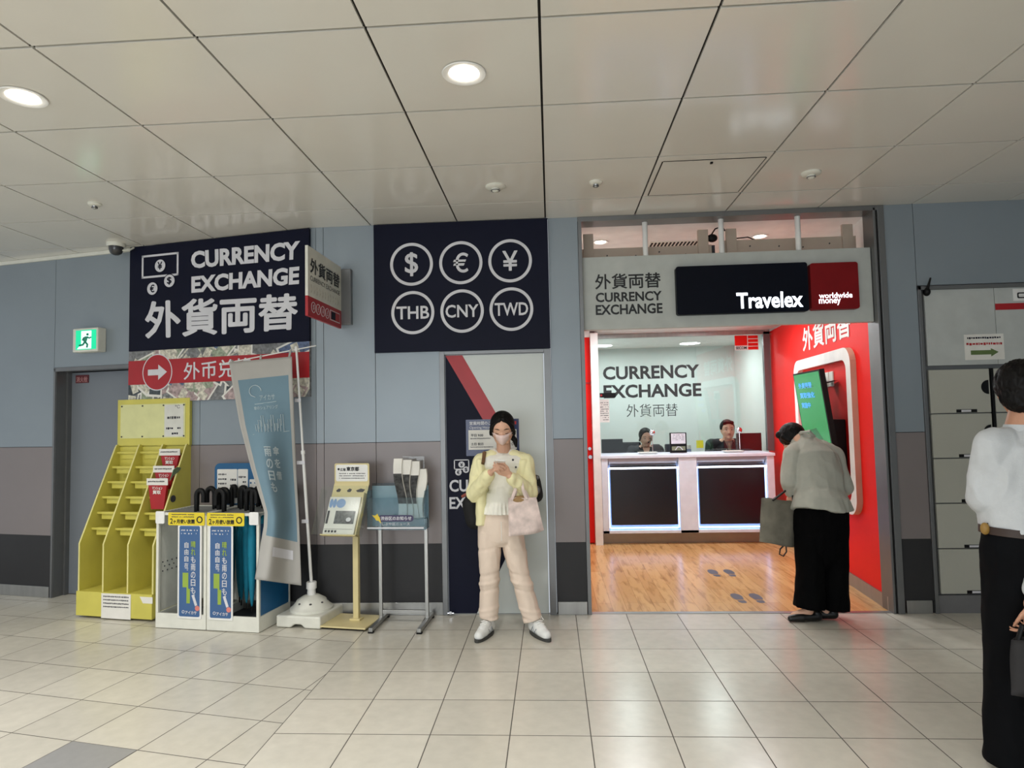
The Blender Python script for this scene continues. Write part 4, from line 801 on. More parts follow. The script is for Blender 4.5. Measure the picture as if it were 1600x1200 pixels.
# ================================================================== UMBRELLA RENTAL RACKS
FU = Fr((-3.095, 4.885, 0), (1, -.150)); UW = .448; UD = -.43
bluesgn = mat('sign_blue', (62, 98, 146), .45, 0, .03, 5); ysgn = mat('sign_yellow', (226, 204, 44), .5); limes = mat('sign_lime', (150, 176, 70), .5); grille = mat('wire_grille', (150, 150, 148), .35, .6)
def umb_rack(u0, right, lab):
    t = thing('umbrella_rack', FU.p(u0+UW/2, 0, -.2), lab, 'umbrella rack', 'umbrella rental racks'); ow = M['offwhite']; u1 = u0+UW-.004
    m = MB(); m.fbox(FU, u0, 0.004, u1, .115, -.016, 0, ow); m.fbox(FU, u0, .004, u0+.016, .115, UD, -.016, ow); m.fbox(FU, u1-.016, .004, u1, .115, UD, -.016, ow); m.build('plinth', t, bevel=.002)
    m = MB(); m.fbox(FU, u0+.016, .03, u1-.016, .045, UD, -.016, M['ink'] if right else mat('tray_grey', (120, 120, 116), .5)); m.build('drip_tray', t)
    for (a, dq, nm) in ((u0, 0, 1), (u1-.022, 0, 1), (u0, UD+.022, 1), (u1-.022, UD+.022, 1)):
        m = MB(); m.fbox(FU, a, .115, a+.022, .885, dq-.022, dq, ow); m.build('post', t, bevel=.002)
    m = MB(); m.fbox(FU, u0, .865, u1, .885, -.02, 0, ow); m.fbox(FU, u0, .865, u1, .885, UD, UD+.02, ow); m.fbox(FU, u0, .865, u0+.02, .885, UD, 0, ow); m.fbox(FU, u1-.02, .865, u1, .885, UD, 0, ow)
    for k in range(11):
        d = UD+.03+k*.037; m.fbox(FU, u0+.02, .876, u1-.02, .882, d, d+.006, grille)
    m.build('top_grille', t)
    m = MB(); m.fbox(FU, u0+.004, .115, u1-.004, .87, UD, UD+.006, ow); m.build('back_panel', t)
    if right:
        m = MB(); m.fbox(FU, u1-.008, .12, u1-.002, .8, UD+.02, -.02, M['blue']); m.build('side_panel', t)
    else:
        m = MB(); m.fbox(FU, u0+.003, .12, u0+.009, .86, UD+.02, -.02, ow)
        for r in range(3):
            for c in range(6): m.ell(FU.p(u0+.0095, .42+.035*r, -.06-.05*c-.02*(r % 2)), (.006, .006, .006), M['ink'], n=8, k=6)
        m.build('side_panel', t)
    s0 = (u0+.2 if not right else u0+.02)
    m = MB(); m.fprism(FU, rrect(s0, .085, s0+.208, .80, .012), .001, .006, M['white']); bd = m.build('sign_board', t)
    m = MB(); m.fprism(FU, rrect(s0+.014, .1, s0+.194, .785, .012), .006, .007, bluesgn); m.build('printed_face', bd)
    m = MB(); X = lambda a, b: FU.p(s0+a, b, .0082)
    def vert(s, a, w, z1, hh, mm, bo=.02):
        for k, ch in enumerate(s):
            if ch == ' ': continue
            sc = 1 if ch not in '。' else .3
            put_text(m, ch, lambda x, y: X(a+w*sc*x+(w*.6 if sc < 1 else 0), z1-hh*(k+1)+hh*(1-sc)+hh*.86*sc*y), mm, bo)
    vert('晴れ', .118, .04, .68, .058, limes); vert('も雨の日も。', .118, .04, .564, .058, M['lite']); vert('自由自在。', .06, .036, .67, .052, M['lite'])
    m.fprism(FU, [(s0+.045, .43), (s0+.095, .43), (s0+.095, .31), (s0+.11, .31), (s0+.11, .2), (s0+.08, .2), (s0+.08, .32), (s0+.045, .32)], .007, .0078, limes)
    put_text(m, 'アイカサ', lambda x, y: X(.07+.1*x, .118+.026*y), M['lite'], .03); ring(m, FU, (s0+.052, .135), .012, .004, .007, .008, M['lite'], 16)
    squiggle(m, FU, s0+.03, .715, s0+.18, .765, .007, M['lite'], 2, 4, .5)
    m.poly([X(.125, .26), (X(.145, .27)), (X(.175, .19)), (X(.155, .18))], M['lite']); disc(m, FU, (s0+.175, .165), .02, .007, .0085, mat('sign_pink', (220, 130, 120), .5), 12); m.build('lettering', bd, fix=False)
    y0 = (u0+.115 if not right else u0+.006)
    m = MB(); m.fprism(FU, rrect(y0, .79, y0+.32, .888, .01), .006, .01, ysgn); lb = m.build('yellow_label', t)
    m = MB(); put_text(m, 'ヶ月使い放題', lambda x, y: FU.p(y0+.046+.19*x, .803+.034*y, .0108), M['black'], .035); put_text(m, '2', lambda x, y: FU.p(y0+.018+.024*x, .801+.042*y, .0108), M['black'], .02); squiggle(m, FU, y0+.03, .845, y0+.23, .882, .01, M['ink'], 2, 7, .95)
    ring(m, FU, (y0+.278, .835), .026, .008, .009, .0125, M['black'], 20); m.build('lettering', lb, fix=False)
    cc = u0 if not right else u1-.078
    m = MB(); m.fprism(FU, rrect(cc, .80, cc+.078, .895, .01), .0, .008, M['white']); m.build('corner_plate', t)
    return t
umb_rack(0, False, 'left white umbrella rental rack, its side panel with rows of holes, beside the yellow rack')
umb_rack(.45, True, 'right white umbrella rental rack with blue side panel, teal umbrellas hanging inside')
def umbrella(u, d, lean, lab, k):
    b = FU.p(u, 0, d); t = thing('umbrella', (b.x, b.y, .2), lab, 'umbrella', 'rental umbrellas hanging in the racks')
    m = MB(); m.lathe((b.x, b.y, 0), [(.004, .16), (.012, .2), (.022, .3), (.031, .5), (.033, .66), (.026, .78), (.014, .82), (.012, .85)], M['teal'], 14); cn = m.build('canopy', t, smooth=True)
    m = MB(); m.tube([b+V((0, 0, .12)), b+V((0, 0, .18))], .005, M['blk'], 8); m.build('ferrule', t)
    h = []; hx = FU.u*lean
    for i in range(10): a = pi*i/9; h.append(b+V((0, 0, 1.0))+hx*(.04*(1-cos(a)))+V((0, 0, .045*sin(a))))
    m = MB(); m.tube([b+V((0, 0, .83)), b+V((0, 0, .87))]+h+[h[-1]-V((0, 0, .05+.02*(k % 2)))], [.008, .018]+[.0205]*11, M['blk'], 10); m.build('handle', t, smooth=True)
for k in range(13):
    u = .272+.049*k; d = -.11-.075*(k*2 % 5); lab = 'black handled teal umbrella in the rental racks, %s' % ('leftmost of the row', 'second from the left', 'third from the left', 'fourth from the left', 'fifth from the left', 'sixth from the left', 'middle one of the row', 'sixth from the right', 'fifth from the right', 'fourth from the right', 'third from the right', 'second from the right', 'rightmost beside the banner')[k]
    if abs(u-.45) < .03: u += .03*(1 if u > .45 else -1)
    umbrella(u, d, (.8, -.9, .5, 1)[k % 4], lab, k)
t = thing('rental_guide_board', FU.p(.55, .9, -.42), 'blue board with white instruction panels standing behind the umbrella handles', 'sign')
m = MB(); m.fprism(FU, rrect(.185, .89, .69, 1.235, .05), -.448, -.44, mat('guide_blue', (26, 92, 138), .4)); m.build('board', t)
m = MB(); m.fprism(FU, rrect(.21, .9, .40, 1.185, .008), -.44, -.439, M['paper']); m.fprism(FU, rrect(.405, .9, .50, 1.185, .008), -.44, -.439, M['paper']); m.fprism(FU, rrect(.515, .9, .61, 1.1, .008), -.44, -.439, M['paper']); m.build('white_panel', t)
m = MB(); squiggle(m, FU, .22, .93, .3, 1.16, -.439, M['ink'], 6, 1, 1); squiggle(m, FU, .31, .93, .39, 1.12, -.439, M['ink'], 4, 2, .6); squiggle(m, FU, .415, .93, .49, 1.14, -.439, M['ink'], 5, 3, .6); squiggle(m, FU, .52, .92, .6, 1.09, -.439, M['blue'], 4, 5, .8)
ring(m, FU, (.565, 1.165), .022, .006, -.44, -.438, M['lite'], 20); m.build('small_print', t)
# ================================================================== BANNER ON POLE
t = thing('banner_stand', (-1.955, 5.0, 0), 'white pole standing in a square water weight base, holding a pale blue nobori banner', 'banner stand')
FBn = Fr((-1.985, 4.86, 0), (1, -.16))
bx0 = -.155; bwid = .37
m = MB(); m.fprism(FBn, [(bx0, .004), (bx0+.12, .004), (bx0+.15, .03), (bx0+.21, .03), (bx0+.24, .004), (bx0+bwid, .004), (bx0+bwid, .095), (bx0, .095)], -.40, -.0, M['offwhite']); m.build('base_tray', t, bevel=.012)
bc = FBn.p(bx0+bwid/2, 0, -.2)
m = MB(); m.lathe(bc, [(.165, .09), (.165, .11), (.15, .12), (.135, .135), (.11, .17), (.06, .2), (.04, .205)], M['offwhite'], 36)
for k in range(8): a = 2*pi*k/8+.3; m.ell(bc+V((.118*cos(a), .118*sin(a), .158)), (.011, .011, .006), M['ink'], n=8, k=5)
m.build('weight_dome', t, smooth=True)
m = MB(); m.lathe(bc, [(.034, .2), (.031, .25), (.04, .252), (.04, .3), (.036, .305)], M['white'], 24); m.build('socket', t, smooth=True)
ptop = onY(463, 548, bc.y); pb = V((bc.x, bc.y, .28))
ptop = V((ptop.x, bc.y, 2.17))
m = MB(); m.tube([pb, pb.lerp(ptop, .55)], .0125, M['white'], 12); m.tube([pb.lerp(ptop, .545), pb.lerp(ptop, .56)], .017, M['white'], 12); m.tube([pb.lerp(ptop, .56), ptop], .0095, M['white'], 12)
m.lathe(ptop, [(.014, -.03), (.014, .005), (.006, .012)], M['white'], 12); m.build('pole', t, smooth=True)
cbL = onY(345, 569, bc.y-.1); cbR = onY(494, 540, bc.y+.02)
m = MB(); m.tube([cbL, cbR], .005, M['white'], 8); m.ell(cbL, (.012, .012, .012), M['white'], n=10, k=6); m.build('cross_bar', t, smooth=True)
# fabric: a tall rectangle hanging from the bar, its free edge curling in toward the pole
t2 = thing('banner', (-2.2, 4.95, .35), 'pale blue and grey fabric banner hanging in folds from the white pole', 'banner')
Ledge = [(0, 358, 566), (.1, 363, 600), (.3, 375, 665), (.5, 392, 730), (.62, 404, 770), (.72, 413, 800), (.8, 412, 822), (.86, 407, 850), (1, 398, 905)]
Redge = [(0, 456, 557), (.1, 457, 590), (.3, 460, 660), (.5, 463, 735), (.62, 465, 775), (.72, 467, 812), (.8, 468, 835), (.86, 469, 862), (1, 471, 915)]
def edge(E, t_):
    for a, b in zip(E[:-1], E[1:]):
        if t_ <= b[0]+1e-9:
            k = (t_-a[0])/(b[0]-a[0]); return a[1]+(b[1]-a[1])*k, a[2]+(b[2]-a[2])*k
    return E[-1][1:]
def bn(s, v, off=0):       # s 0..1 across, v 0..1 down
    l = edge(Ledge, v); r = edge(Redge, v); px = l[0]+(r[0]-l[0])*s; py = l[1]+(r[1]-l[1])*s
    amp = .004+.075*min(1, max(0, v-.15)/.6)
    y = bc.y-.05-.06*(1-s)*(1-v) + amp*sin(s*7.5+v*2.2+.4)*(1-.55*s) + .02*sin(v*9+s*3)
    y -= .30*(1-s)*min(1, v/.55)+.05*min(1, v/.5)
    return onY(px, py, y-off)
m = MB(); NS, NV = 30, 70; P = [bn(i/NS, j/NV) for j in range(NV+1) for i in range(NS+1)]
fabB = mat('banner_blue', (112, 140, 156), .8, 0, .04, 4); fabG = mat('banner_grey', (176, 174, 170), .85, 0, .04, 6)
FA = []; FB_ = []
for j in range(NV):
    for i in range(NS):
        f = (j*(NS+1)+i, j*(NS+1)+i+1, (j+1)*(NS+1)+i+1, (j+1)*(NS+1)+i)
        (FA if (.085 < (i+.5)/NS < .94 and .085 < (j+.5)/NV < .83) else FB_).append(f)
m.poly(P, fabB, FA); k0 = len(m.v); m.f += [list(f) for f in FB_]; m.m += [m.mi(fabG)]*len(FB_)
o = m.build('fabric', t2, smooth='all', fix=False); sol = o.modifiers.new('solidify', 'SOLIDIFY'); sol.thickness = .0016; sol.offset = 1
m = MB()
def btext(s, s0, v0, s1, v1, mm, bo=0): put_text(m, s, lambda x, y: bn(s0+(s1-s0)*x, v1+(v0-v1)*y, .004), mm, bo)
bl = mat('banner_print', (188, 202, 208), .8)
pts = [(.36+.1*cos(a)*(1 if a < 4 else .6), .145-.028*sin(a)) for a in [k*.35 for k in range(14)]]
for a, b in zip(pts[:-1], pts[1:]): m.tube([bn(*a, .005), bn(*b, .005)], .003, bl, 5)
btext('アイカサ', .42, .165, .68, .19, bl, 0); btext('傘のシェアリング', .3, .215, .72, .232, bl, 0)
m.tube([bn(.32, .205, .005), bn(.7, .2, .005)], .0022, bl, 5)
for k in range(9): m.tube([bn(.28+.06*k, .33-.01*(k % 3), .005), bn(.28+.06*k, .30-.02*((k*7) % 3), .005), bn(.32+.06*k, .30-.02*((k*7) % 3), .005), bn(.32+.06*k, .335, .005)], .002, bl, 5)
m.tube([bn(.2, .345, .005), bn(.9, .335, .005)], .002, bl, 5)
for k, ch in enumerate('雨の日も'): btext(ch, .36, .4+.055*k, .5, .445+.055*k, bl, .03)
for k, ch in enumerate('傘を借'): btext(ch, .54, .4+.055*k, .66, .44+.055*k, bl, .03)
m.build('lettering', t2, fix=False)
m = MB(); k = 12; P = [bn(.32+.5*(i/k), v, .004) for v in (.862, .9) for i in range(k+1)]; m.poly(P, M['lite'], [(i, i+1, k+2+i, k+1+i) for i in range(k)]); m.build('white_patch', t2, fix=False)
m = MB()
for v in (.2, .47, .74):
    a = bn(.98, v); pz = pb.lerp(ptop, (a.z-.28)/(2.17-.28)); m.fbox(Fr((0, 0, 0), (1, 0)), a.x-.01, a.z-.014, pz.x+.015, a.z+.014, -pz.y+.012, -pz.y+.016, M['lite']); m.build('loop', t2); m = MB()
for s in (.04, .5, .96): a = bn(s, 0); bpt = cbL.lerp(cbR, max(0, min(1, (a.x-cbL.x)/(cbR.x-cbL.x)))); m.tube([a, bpt+V((0, -.003, .008))], .009, fabG, 8); m.build('loop', t2); m = MB()
# ================================================================== CREAM PAMPHLET STAND
FS = Fr((-1.825, 4.84, 0), (1, -.17))
t = thing('pamphlet_stand', FS.p(.2, 0, -.2), 'cream metal pamphlet stand with sloping tray on a square base plate', 'pamphlet stand')
m = MB(); m.fbox(FS, 0, .018, .42, .03, -.325, 0, M['cream']); m.build('base_plate', t, bevel=.003)
m = MB(); m.fbox(FS, .03, 0, .39, .018, -.30, -.03, M['blk']); m.build('rubber_underlay', t)
m = MB(); m.fbox(FS, .235, .03, .28, .78, -.205, -.17, M['cream']); m.fbox(FS, .215, .03, .30, .045, -.225, -.15, M['cream']); m.build('post', t, bevel=.003)
hb = pxbox(FS, 523, 724, 577, 755, -.17); 
m = MB(); m.fprism(FS, rrect(hb[0], hb[1]-.02, hb[2], hb[3], .012), -.176, -.168, M['cream']); m.build('header_plate', t)
m = MB(); hw = hb[2]-hb[0]; m.fprism(FS, rrect(hb[0]+.012, hb[1]+.015, hb[2]-.012, hb[3]-.01, .014), -.168, -.1665, M['white']); put_text(m, '広報', lambda x, y: FS.p(hb[0]+.05+.048*x, hb[3]-.06+.024*y, -.1655), M['black'], .02); put_text(m, '東京都', lambda x, y: FS.p(hb[0]+.103+.108*x, hb[3]-.06+.034*y, -.1655), M['black'], .035)
disc(m, FS, (hb[0]+.036, hb[3]-.045), .009, -.167, -.165, M['black'], 14); squiggle(m, FS, hb[0]+.04, hb[1]+.03, hb[2]-.03, hb[3]-.07, -.1665, M['ink'], 3, 5, .95); m.build('header_label', t, fix=False)
def TS(a, b, d=0):      # sloping tray plane, a across 0..1, b 0 bottom..1 top
    q = FS.p(hb[0]-.035*(1-b)+(hw+.0)*a, .69+(hb[1]-.69)*b, -.165+.12*(1-b)); n_ = (FS.n*.94+V((0, 0, .33))).normalized(); return q+n_*d
def tbox(mb, a0, b0, a1, b1, d0, d1, m): mb.hexa([TS(a0, b0, d0), TS(a1, b0, d0), TS(a1, b1, d0), TS(a0, b1, d0), TS(a0, b0, d1), TS(a1, b0, d1), TS(a1, b1, d1), TS(a0, b1, d1)], m)
m = MB(); tbox(m, 0, 0, 1, 1, -.004, 0, M['cream']); tbox(m, .98, 0, 1, .8, 0, .05, M['cream']); tbox(m, 0, 0, 1, .02, 0, .05, M['cream']); m.build('tray', t)
m = MB(); tbox(m, -.17, .0, -.155, .85, -.0, .09, M['acryl']); tbox(m, -.17, 0, 1.1, .9, .085, .088, M['acryl']); tbox(m, 1.09, 0, 1.1, .9, 0, .088, M['acryl']); m.build('clear_cover', t)
t2 = thing('pamphlet_stack', TS(.5, .3, .03), 'bundle of white magazines with blue circles and a grey photo in the cream stand', 'pamphlets')
m = MB(); tbox(m, .03, .03, .9, .72, .004, .03, M['paper']); m.build('pages', t2)
m = MB(); TF = lambda a, b: TS(a, b, .032)
for a in (.1, .2, .38):
    m.poly([TF(a+(.05 if a < .3 else .13)*cos(2*pi*k/24), .6+(.085)*sin(2*pi*k/24)) for k in range(24)], mat('cover_blue', (130, 160, 205), .6))
tq = [(.28, .46), (.84, .46), (.84, .22), (.28, .22)]; m.poly([TF(*p) for p in tq], mat('cover_photo', (96, 98, 100), .6, 0, .5, 60)); m.poly([TS(.05, .46, .0325), TS(.11, .46, .0325), TS(.11, .22, .0325), TS(.05, .22, .0325)], M['ink']); m.poly([TF(.68+.09*cos(2*pi*k/20), .29+.055*sin(2*pi*k/20)) for k in range(20)], M['ink'])
m.poly([TS(.68+.07*cos(2*pi*k/20), .3+.04*sin(2*pi*k/20), .033) for k in range(20)], M['lite']); m.poly([TF(.05, .12), TF(.85, .12), TF(.85, .125), TF(.05, .125)], M['ink'])
for k in range(4): m.poly([TF(.08+.09*k, .06), TF(.14+.09*k, .06), TF(.14+.09*k, .1), TF(.08+.09*k, .1)], M['ink'])
m.build('cover_print', t2, fix=False)
for k, (a, w_) in enumerate(((.17, .09), (.48, .09), (.8, .15))):
    pass
m = MB()
for a, w_ in ((.17, .07), (.48, .07), (.8, .13)): m.poly([TS(a-w_, .86, .002), TS(a, .9, .002), TS(a+w_, .88, .002), TS(a+w_*.6, .83, .002), TS(a-w_*.6, .83, .002)], M['ink'])
m.build('printed_figures', t, fix=False)
# ================================================================== STEEL NEWSLETTER STAND
FT = Fr((-1.385, 4.745, 0), (1, -.05))
t = thing('newsletter_stand', FT.p(.2, 0, -.25), 'brushed steel stand with a clear blue tray lettered in Japanese, beside the cream stand', 'newsletter stand')
for u in (.02, .385):
    m = MB(); m.fbox(FT, u-.015, .012, u+.015, .04, -.41, 0, M['steel']); m.build('foot', t, bevel=.002)
    m = MB(); m.fbox(FT, u-.013, .04, u+.013, .80, -.27, -.245, M['steel']); m.build('leg', t, bevel=.002)
    m = MB(); m.fbox(FT, u-.02, .001, u+.02, .012, -.03, 0, M['blk']); m.fbox(FT, u-.02, .001, u+.02, .012, -.41, -.38, M['blk']); m.build('foot_pad', t)
m = MB(); m.fbox(FT, .033, .07, .372, .1, -.27, -.25, M['steel']); m.build('cross_bar', t, bevel=.002)
tb = pxbox(FT, 574, 757, 664, 828, -.16)
m = MB(); m.fbox(FT, tb[0], tb[1], tb[2], tb[3], -.285, -.28, M['bluacr']); m.fbox(FT, tb[0], tb[1], tb[2], tb[3]-.1, -.155, -.151, M['bluacr']); m.fbox(FT, tb[0], tb[1], tb[0]+.004, tb[3]-.05, -.28, -.155, M['bluacr']); m.fbox(FT, tb[2]-.004, tb[1], tb[2], tb[3]-.05, -.28, -.155, M['bluacr']); m.fbox(FT, tb[0], tb[1], tb[2], tb[1]+.006, -.28, -.155, M['bluacr']); m.build('clear_tray', t)
m = MB(); m.fbox(FT, tb[0]+.0, tb[1]+.01, tb[2]-.0, tb[3]-.02, -.279, -.276, mat('tray_back_blue', (128, 156, 168), .3)); m.build('back_card', t)
lb = pxbox(FT, 591, 805, 646, 815, -.15); m = MB(); m.fprism(FT, rrect(*lb, (lb[3]-lb[1])*.45), -.151, -.1495, mat('label_purple', (52, 44, 86), .4)); put_text(m, '渋谷区のお知らせ', lambda x, y: FT.p(lb[0]+.02+(lb[2]-lb[0]-.035)*x, lb[1]+.01+.03*y, -.1485), M['lite'], .025)
put_text(m, 'しぶや区ニュース', lambda x, y: FT.p(lb[0]+.03+(lb[2]-lb[0]-.06)*x, lb[1]-.028+.02*y, -.1495), M['lite'], 0); m.fbox(FT, tb[0]+.0, tb[1]+.01, tb[2]-.01, tb[1]+.022, -.151, -.1498, M['lite']); m.build('label', t, fix=False)
yb = mat('bird_yellow', (222, 196, 60), .5); m = MB(); c = (lb[0]-.005, lb[1]+.025); disc(m, FT, c, .018, -.151, -.148, yb, 16); m.fprism(FT, [(c[0]-.02, c[1]), (c[0]-.045, c[1]+.025), (c[0]-.02, c[1]+.02), (c[0]-.0, c[1]+.035), (c[0]+.012, c[1])], -.151, -.1485, yb); m.fprism(FT, [(c[0], c[1]-.01), (c[0]+.028, c[1]-.04), (c[0]+.018, c[1])], -.151, -.1485, yb); m.build('ornament', t)
t = thing('newspaper_roll', FT.p(.27, .8, -.22), 'bundle of folded newspapers with black photo pages leaning in the blue tray', 'newspapers')
nb = pxbox(FT, 622, 716, 660, 806, -.2); wv = nb[2]-nb[0]
ph = mat('news_photo', (58, 58, 58), .7, 0, .9, 40)
for k in range(4):
    a0 = nb[0]+wv*(.0+.2*k); tp = nb[3]-.012*k-(.05 if k == 3 else 0); dd_ = -.19-.018*k
    m = MB(); PP = []; n_ = 8
    for j in range(n_+1):
        v_ = nb[1]-.02+(tp-nb[1]+.02)*j/n_; wob = .012*sin(j*.8+k)
        for (uu, d_) in ((a0+wob, dd_), (a0+wv*.34+wob, dd_-.0), (a0+wv*.36+wob, dd_-.014), (a0+wob, dd_-.014)): PP.append(FT.p(uu+.02*(j/n_)*(k-1.2), v_, d_+.02*(j/n_)))
    F = [(j*4+q_, j*4+(q_+1) % 4, j*4+4+(q_+1) % 4, j*4+4+q_) for j in range(n_) for q_ in range(4)]+[(3, 2, 1, 0), (n_*4, n_*4+1, n_*4+2, n_*4+3)]
    m.poly(PP, M['paper'], F); m.build('newspaper', t, smooth=True)
    if k < 3:
        m = MB(); Q = [PP[j*4+i]+FT.n*.0015 for j in range(2, 7) for i in (0, 1)]; m.poly(Q, ph, [(j*2, j*2+1, j*2+3, j*2+2) for j in range(4)]); m.build('photo_page', t, fix=False)
m = MB(); m.fbox(FT, nb[0]+.02, nb[1]-.04, nb[2], nb[3]+.01, -.27, -.267, M['acryl']); m.build('clear_divider', t)
# ================================================================== POSTER ON THE WHITE DOOR
t = thing('opening_hours_poster', FM.p(-.4, 1.4, 0), 'opening hours poster with navy header on the door behind the woman', 'poster')
b = pxbox(FM, 728, 655, 811, 712); m = MB(); zq = dd+.0035
m.fbox(FM, b[0], b[1], b[2], b[3], dd+.002, zq, mat('poster_blue', (44, 54, 96), .25)); m.fbox(FM, b[0]+.02, b[1]+.05, b[2]-.02, b[3]-.085, zq, zq+.001, M['paper']); m.build('sheet', t)
m = MB(); put_text(m, '営業時間のご案内', lambda x, y: FM.p(b[0]+.03+.24*x, b[3]-.045+.03*y, zq+.001), M['lite'], .02); put_text(m, 'Opening Hours', lambda x, y: FM.p(b[0]+.03+.18*x, b[3]-.08+.025*y, zq+.001), M['lite'], 0)
put_text(m, '平日 9:00', lambda x, y: FM.p(b[0]+.04+.1*x, b[1]+.155+.022*y, zq+.002), M['navy'], .02); squiggle(m, FM, b[0]+.035, b[1]+.13, b[0]+.2, b[1]+.15, zq+.001, M['ink'], 1, 3, 1)
put_text(m, '10:00', lambda x, y: FM.p(b[2]-.1+.07*x, b[1]+.15+.025*y, zq+.002), M['navy'], .0); put_text(m, '20:00', lambda x, y: FM.p(b[2]-.1+.07*x, b[1]+.08+.025*y, zq+.002), M['navy'], .0)
put_text(m, '土日 祝日', lambda x, y: FM.p(b[0]+.04+.1*x, b[1]+.085+.022*y, zq+.002), M['navy'], .02); squiggle(m, FM, b[0]+.035, b[1]+.062, b[0]+.22, b[1]+.08, zq+.001, M['ink'], 1, 5, 1); m.fbox(FM, b[2]-.055, b[3]-.045, b[2]-.02, b[3]-.02, zq, zq+.001, M['red']); m.build('lettering', t, fix=False)

# ================================================================== PEOPLE
def fuse(mb, name, parent, voxel, smooth=4, folds=0, fscale=9, seed=0, fn=None, label=None, cut=None):
    """one continuous surface from overlapping volumes"""
    me = mb.mesh(name); bm = bmesh.new(); bm.from_mesh(me); bmesh.ops.recalc_face_normals(bm, faces=bm.faces); bm.to_mesh(me); bm.free()
    o = bpy.data.objects.new(name, me); COL.objects.link(o)
    r = o.modifiers.new('r', 'REMESH'); r.mode = 'VOXEL'; r.voxel_size = voxel; r.adaptivity = 0
    q = o.modifiers.new('s', 'SMOOTH'); q.factor = .5; q.iterations = smooth
    bpy.context.view_layer.update()
    nm = bpy.data.meshes.new_from_object(o.evaluated_get(bpy.context.evaluated_depsgraph_get())); bpy.data.objects.remove(o); bpy.data.meshes.remove(me)
    nm.name = name
    if folds:
        no = [v.normal.copy() for v in nm.vertices]
        for v, n in zip(nm.vertices, no):
            p = v.co*fscale; p.z *= .45; w = noise.noise(p+V((seed, seed, seed)))+.5*noise.noise(p*2.1+V((seed+5, 0, 0)))
            k = 1-abs(w)*2.2
            v.co = v.co+n*(folds*k)
    if fn:
        for v in nm.vertices: v.co = fn(v.co.copy(), v.normal)
    if cut:
        bm = bmesh.new(); bm.from_mesh(nm); bmesh.ops.bisect_plane(bm, geom=bm.verts[:]+bm.edges[:]+bm.faces[:], plane_co=cut[0], plane_no=cut[1], clear_outer=True); bm.to_mesh(nm); bm.free()
    for p in nm.polygons: p.use_smooth = True
    nm.materials.clear(); nm.materials.append(mb.ms[0])
    for p in nm.polygons: p.material_index = 0
    ob = bpy.data.objects.new(name, nm); COL.objects.link(ob)
    if parent: attach(ob, parent)
    if label: ob['label'] = label
    return ob
def chain(mb, pts, rs, m):
    for a, b, r0, r1 in zip(pts[:-1], pts[1:], rs[:-1], rs[1:]): mb.caps(a, r0, b, r1, m)
def basis(f, up):        # columns: right, forward, up
    f = V(f).normalized(); up = V(up); r = f.cross(up).normalized(); u = r.cross(f); return Matrix((r, f, u)).transposed()
def head_volume(mb, c, R, s, m):
    """c centre of the skull, R basis (x to the person's right, y forward = face, z up), s head height"""
    P = lambda x, y, z: V(c)+R @ V((x*s, y*s, z*s))
    mb.ell(P(0, -.03, .1), (.335*s, .4*s, .38*s), m, R, 24, 16)
    mb.ell(P(0, .1, -.08), (.285*s, .28*s, .34*s), m, R, 24, 16)
    mb.caps(P(.12, .17, -.33), .10*s, P(-.12, .17, -.33), .10*s, m); mb.ell(P(0, .25, -.375), (.10*s, .085*s, .08*s), m, R)
    mb.caps(P(.24, .02, -.15), .09*s, P(.15, .14, -.32), .09*s, m); mb.caps(P(-.24, .02, -.15), .09*s, P(-.15, .14, -.32), .09*s, m)
    mb.ell(P(.15, .25, -.1), (.1*s, .08*s, .09*s), m, R); mb.ell(P(-.15, .25, -.1), (.1*s, .08*s, .09*s), m, R)
    mb.caps(P(0, .34, .02), .03*s, P(0, .435, -.135), .043*s, m); mb.caps(P(.035, .38, -.145), .03*s, P(-.035, .38, -.145), .03*s, m)
    mb.caps(P(.2, .27, .08), .035*s, P(-.2, .27, .08), .035*s, m)
    for sx in (-1, 1): mb.ell(P(.335*sx, -.02, -.03), (.03*s, .07*s, .11*s), m, R @ Matrix.Rotation(.25*sx, 3, 'Z'))
def face_parts(t, c, R, s, closed=False, lipcol=(176, 96, 92), sub=None):
    P = lambda x, y, z: V(c)+R @ V((x*s, y*s, z*s)); sp = sub or t
    for sx in (-1, 1):
        m = MB()
        if not closed:
            m.ell(P(.135*sx, .318, .015), (.055*s, .03*s, .027*s), mat('eye_white', (226, 220, 214), .3), R, 14, 8); m.ell(P(.135*sx, .342, .015), (.024*s, .012*s, .024*s), M['blk'], R, 12, 8)
        m.tube([P(.075*sx, .335, .018 if not closed else -.0), P(.135*sx, .352, .042 if not closed else -.014), P(.2*sx, .31, .022 if not closed else -.002)], .009*s, M['hair'], 6); m.build('eye', sp, smooth=True)
        m = MB(); m.tube([P(.06*sx, .352, .11), P(.14*sx, .345, .135), P(.225*sx, .28, .11)], [.009*s, .014*s, .006*s], M['hair'], 6); m.build('eyebrow', sp, smooth=True)
    m = MB(); m.tube([P(-.085, .335, -.245), P(-.035, .362, -.235), P(0, .366, -.24), P(.035, .362, -.235), P(.085, .335, -.245)], [.008*s, .018*s, .018*s, .018*s, .008*s], mat('lips_%d' % lipcol[0], lipcol, .45), 8); m.build('mouth', sp, smooth=True)
